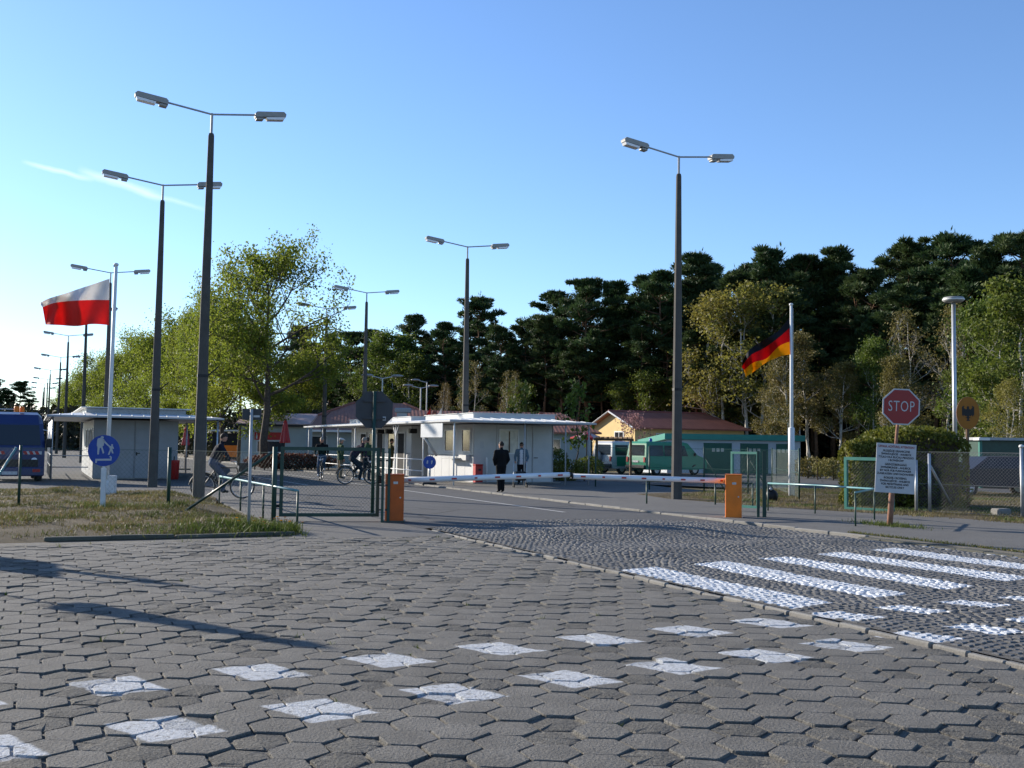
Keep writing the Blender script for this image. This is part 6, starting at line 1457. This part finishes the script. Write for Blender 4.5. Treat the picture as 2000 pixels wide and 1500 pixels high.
    if hat != 'full':
        hr = MB(); hr.ball((0, -.012, .022), (.086, .104, .110), 14, 9); hr.v = [(x, y, max(z, -0.055 if y < 0.02 else 0.045)) for x, y, z in hr.v]; hr.v = [tuple(hc + Mh @ Vector(p)) for p in hr.v]; hr.build('hair', M[hair], t, True)
    if hat:
        ht = MB(); ht.ball((0, .01, .085), (.105, .135, .055), 14, 8); ht.box((0, .135, .070), (.13, .09, .012)); ht.v = [tuple(hc + Mh @ Vector(p)) for p in ht.v]; ht.build('cap', M['cloth_cap'], t, True)
    if glasses:
        gl = MB(); gl.box((0, .100, .012), (.14, .012, .035)); gl.v = [tuple(hc + Mh @ Vector(p)) for p in gl.v]; gl.build('sunglasses', M['black'], t)
    return t
for nme, c_ in (('navy', (.012, .014, .024)), ('black_cloth', (.008, .008, .009)), ('denim', (.045, .07, .115)), ('denim_jacket', (.10, .15, .19)), ('green_jacket', (.035, .065, .03)), ('khaki', (.16, .12, .065)), ('olive', (.07, .065, .03)), ('light_shirt', (.55, .56, .60)), ('white_shoe', (.7, .7, .68)), ('cloth_cap', (.55, .55, .53)), ('plum', (.025, .016, .028))):
    M[nme] = mat(nme + '_fabric' if 'cloth' not in nme else nme + '_weave', c_, 0.9, 0.15, 20, spec=0.15)
def bicycle(lb, loc, rz, m='black', basket=False, mud=False):
    # x forward, ground at z = 0, rear hub at x = 0
    t = thing('bicycle', lb, 'bicycle', loc, rz, 'bicycles ridden at the crossing'); wr = 0.34; wb = 1.06
    for x in (0, wb):
        e = obj('wheel', None, t, (x, 0, wr))
        for nm, rr_, tr_, mm in (('tyre', wr - .018, .019, 'rubber'), ('rim', wr - .045, .010, 'galv')):
            mb = MB(); n = 36; mb.tube([(rr_ * math.cos(2 * math.pi * k / n), 0, rr_ * math.sin(2 * math.pi * k / n)) for k in range(n + 1)], tr_, 6, cap=False); mb.build(nm, M[mm], e, True)
        mb = MB()
        for k in range(18): a = 2 * math.pi * k / 18; mb.tube([(0, .02 * (-1) ** k, 0), ((wr - .05) * math.cos(a), 0, (wr - .05) * math.sin(a))], .0018, 3, cap=False)
        mb.tube([(0, -.05, 0), (0, .05, 0)], .02, 8); mb.build('spokes', M['galv'], e)
        if mud:
            mb = MB(); mb.tube([((wr + .03) * math.cos(a), 0, (wr + .03) * math.sin(a)) for a in [R(20 + 14 * k) for k in range(12)]], .022, 5); mb.build('mudguard', M[m], e)
    bb, seat, head_, fork = (.44, 0, .30), (.27, 0, .86), (.90, 0, .86), (.94, 0, .72)
    mb = MB()
    for a, b_ in ((bb, seat), (seat, head_), (bb, fork), ((0, .03, wr), bb), ((0, .03, wr), (.30, 0, .78)), ((0, -.03, wr), (.30, 0, .78)), ((0, -.03, wr), bb), (head_, fork)): mb.tube([a, b_], .017, 7)
    mb.build('frame', M[m], t)
    mb = MB(); mb.tube([fork, (.99, .045, .55), (wb, .05, wr)], .012, 6); mb.tube([fork, (.99, -.045, .55), (wb, -.05, wr)], .012, 6); mb.build('fork', M[m], t)
    mb = MB(); mb.tube([head_, (.88, 0, 1.0)], .014, 6); mb.tube([(.76, -.29, 1.03), (.86, -.2, 1.04), (.90, 0, 1.0), (.86, .2, 1.04), (.76, .29, 1.03)], .012, 6); mb.build('handlebar', M['galv'], t, True)
    mb = MB(); mb.tube([seat, (.255, 0, .93)], .014, 6); mb.build('seat_post', M['galv'], t); mb = MB(); mb.ball((.25, 0, .95), (.13, .075, .035), 10, 6); mb.ball((.36, 0, .952), (.08, .03, .025), 8, 5); mb.build('saddle', M['black'], t, True)
    mb = MB(); mb.lathe([(0, -.01), (.09, -.01), (.09, .01), (0, .01)], 16); mb.v = [(x + bb[0], z + .05, y + bb[2]) for x, y, z in mb.v]; mb.tube([bb, (.44 + .12, -.07, .30 - .12)], .012, 5); mb.tube([bb, (.44 - .12, .07, .42)], .012, 5); mb.build('crank', M['galv'], t)
    for s, q in ((-1, (.56, -.11, .18)), (1, (.32, .11, .42))): MB().box(q, (.09, .09, .025)).build('pedal', M['black'], t)
    mb = MB(); mb.box((-.02, 0, .74), (.40, .13, .015)); mb.tube([(-.05, .06, .74), (0, .05, wr)], .007, 4); mb.tube([(-.05, -.06, .74), (0, -.05, wr)], .007, 4); mb.build('rack', M['galv'], t)
    MB().lathe([(0, -.05), (.03, -.04), (.045, .02), (0, .03)], 10, c=(.97, 0, .88)).build('lamp', M['diffuser'], t)
    if basket: MB().slab([(.96, -.17), (1.24, -.17), (1.24, .17), (.96, .17)], .76, 1.0).build('basket', M['black'], t)
    return t
# riding pose: y forward in the person's frame; the bike's x axis is laid along it
def ride(lean=0.15):
    s = .97
    return dict(pel=(0, 0, s + .03), wai=(0, .05, s + .20), che=(0, .05 + lean, s + .40), nec=(0, .05 + lean * 1.45, s + .56), hea=(0, .08 + lean * 1.6, s + .70), ls=(-.19, .05 + lean * 1.25, s + .49), rs=(.19, .05 + lean * 1.25, s + .49),
                le=(-.27, .24 + lean, s + .25), lw=(-.27, .46, s + .11), lh=(-.27, .52, s + .09), re=(.27, .24 + lean, s + .25), rw=(.27, .46, s + .11), rh=(.27, .52, s + .09),
                lp=(-.09, 0, s), lk=(-.11, .40, .78), la=(-.11, .10, .50), lt=(-.12, .24, .45), rp=(.09, 0, s), rk=(.11, .36, .58), ra=(.11, .28, .24), rt=(.12, .42, .20))
def rider(px, py, heading, lb, blb, lean=0.15, scale=1.0, **kw):
    bk = {k: kw.pop(k) for k in ('basket', 'mud', 'm') if k in kw}; g0 = G(px, py); d = Vector((math.cos(heading), math.sin(heading), 0))
    o = g0 - d * 0.5; bicycle(blb, o, heading, **bk)
    person(lb, o + d * 0.25, heading - R(90), pose=ride(lean), **kw)
rider(432, 974, R(12), 'cyclist in dark jacket and jeans riding right, half hidden by the nearest lamp pole', 'bicycle with dark front basket beside the nearest lamp pole', 0.12, top='navy', legs='denim', shoes='black', hair='hair_dark', basket=True, mud=True)
rider(627, 938, R(-85), 'cyclist in dark coat and cap riding towards the camera behind the gate', 'bicycle seen head-on behind the gate', 0.08, top='black_cloth', legs='denim', shoes='white_shoe', hair='hair_grey')
rider(699, 946, R(22), 'cyclist in plum jacket leaning forward, just left of the stop sign back', 'bicycle with white mudguard beside the booth railing', 0.24, top='plum', legs='navy', shoes='white_shoe', hair='hair_grey', mud=True)
person('standing man in green jacket, khaki trousers and pale flat cap', G(664, 935), R(-60), 'green_jacket', 'khaki', 'black', 'hair_grey', hat=True, coat=0.15)
person('man dressed all in black standing with his back to the camera', G(978, 962, 0.04), R(18), 'black_cloth', 'black_cloth', 'black', 'hair_dark', coat=0.07, scale=0.93, pose=dict(lk=(-.078, .02, .50), la=(-.068, -.02, .09), lt=(-.08, .15, .04), rk=(.078, .02, .50), ra=(.068, -.02, .09), rt=(.08, .15, .04), le=(-.27, -.02, 1.16), lw=(-.20, .10, .97), lh=(-.15, .15, .95), re=(.27, -.02, 1.16), rw=(.20, .10, .97), rh=(.15, .15, .95), look=(-.5, 1, 0)))
person('man with sunglasses in open denim jacket and pale shirt before the booth', G(1018, 946, 0.04), R(175), 'denim_jacket', 'black_cloth', 'black', 'hair_dark', coat=0.1, glasses=True, scale=0.93, inner='light_shirt', pose=dict(le=(-.28, .0, 1.16), lw=(-.24, .22, .98), lh=(-.23, .29, .95), re=(.28, .0, 1.16), rw=(.24, .22, .98), rh=(.23, .29, .95)))
person('guard in olive uniform standing in the booth doorway', W(37.0 + 11.3, 14.3 + 1.35, 0.035), R(-80), 'olive', 'olive', 'black', 'hair_dark')
person('person in dark green standing behind the pole of the stop sign back', G(716, 940, 0.04), R(-20), 'green_jacket', 'navy', 'black', 'hair_dark')
# wheeled walker pushed by the man with sunglasses
q = G(1016, 952, 0.04); t = thing('walker_trolley', 'small black wheeled shopping trolley pushed by the man with sunglasses', 'trolley', q, R(185))
mb = MB()
for s in (-.24, .24): mb.tube([(s, -.30, .95), (s, -.22, .93), (s, -.12, .55), (s, .15, .12)], .014, 6); mb.tube([(s, -.12, .55), (s, -.28, .12)], .014, 6)
mb.tube([(-.24, -.12, .55), (.24, -.12, .55)], .014, 6); mb.build('frame', M['galv'], t, True)
MB().box((0, 0, .42), (.40, .26, .34), bev=.03).build('bag', M['black'], t)
for x in (-.24, .24):
    for y in (.15, -.28): wheel(t, (x, y, .09), .09, .04, 'lamp_body', R(90))

# ================================================================ THINGS JUST OUTSIDE THE VIEW THAT SHADE THE PAVERS
parasol_closed('closed parasol standing left of the view on the pavers', (-8.55, 13.12, 0), 1.85, 2.9, 'red', 0.20)
t = thing('hanging_board', 'board hung in a triangular frame on a post left of the view', 'sign', (-11.0, 16.6, 0), RA)
MB().box((0, 0, 1.6), (0.06, 1.5, 1.5)).build('board', M['sign_back'], t)
mb = MB(); mb.tube([(0, -.74, 2.35), (0, 0.0, 3.45), (0, .74, 2.35)], .022, 6); mb.build('frame', M['galv'], t); mb = MB(); mb.tube([(0, .1, 2.3), (0, .1, 3.1)], .09, 8); mb.build('strut', M['galv'], t)
mb = MB(); mb.tube([(.08, 0, -.1), (.08, 0, 2.4)], .05, 8); mb.build('post', M['galv'], t)
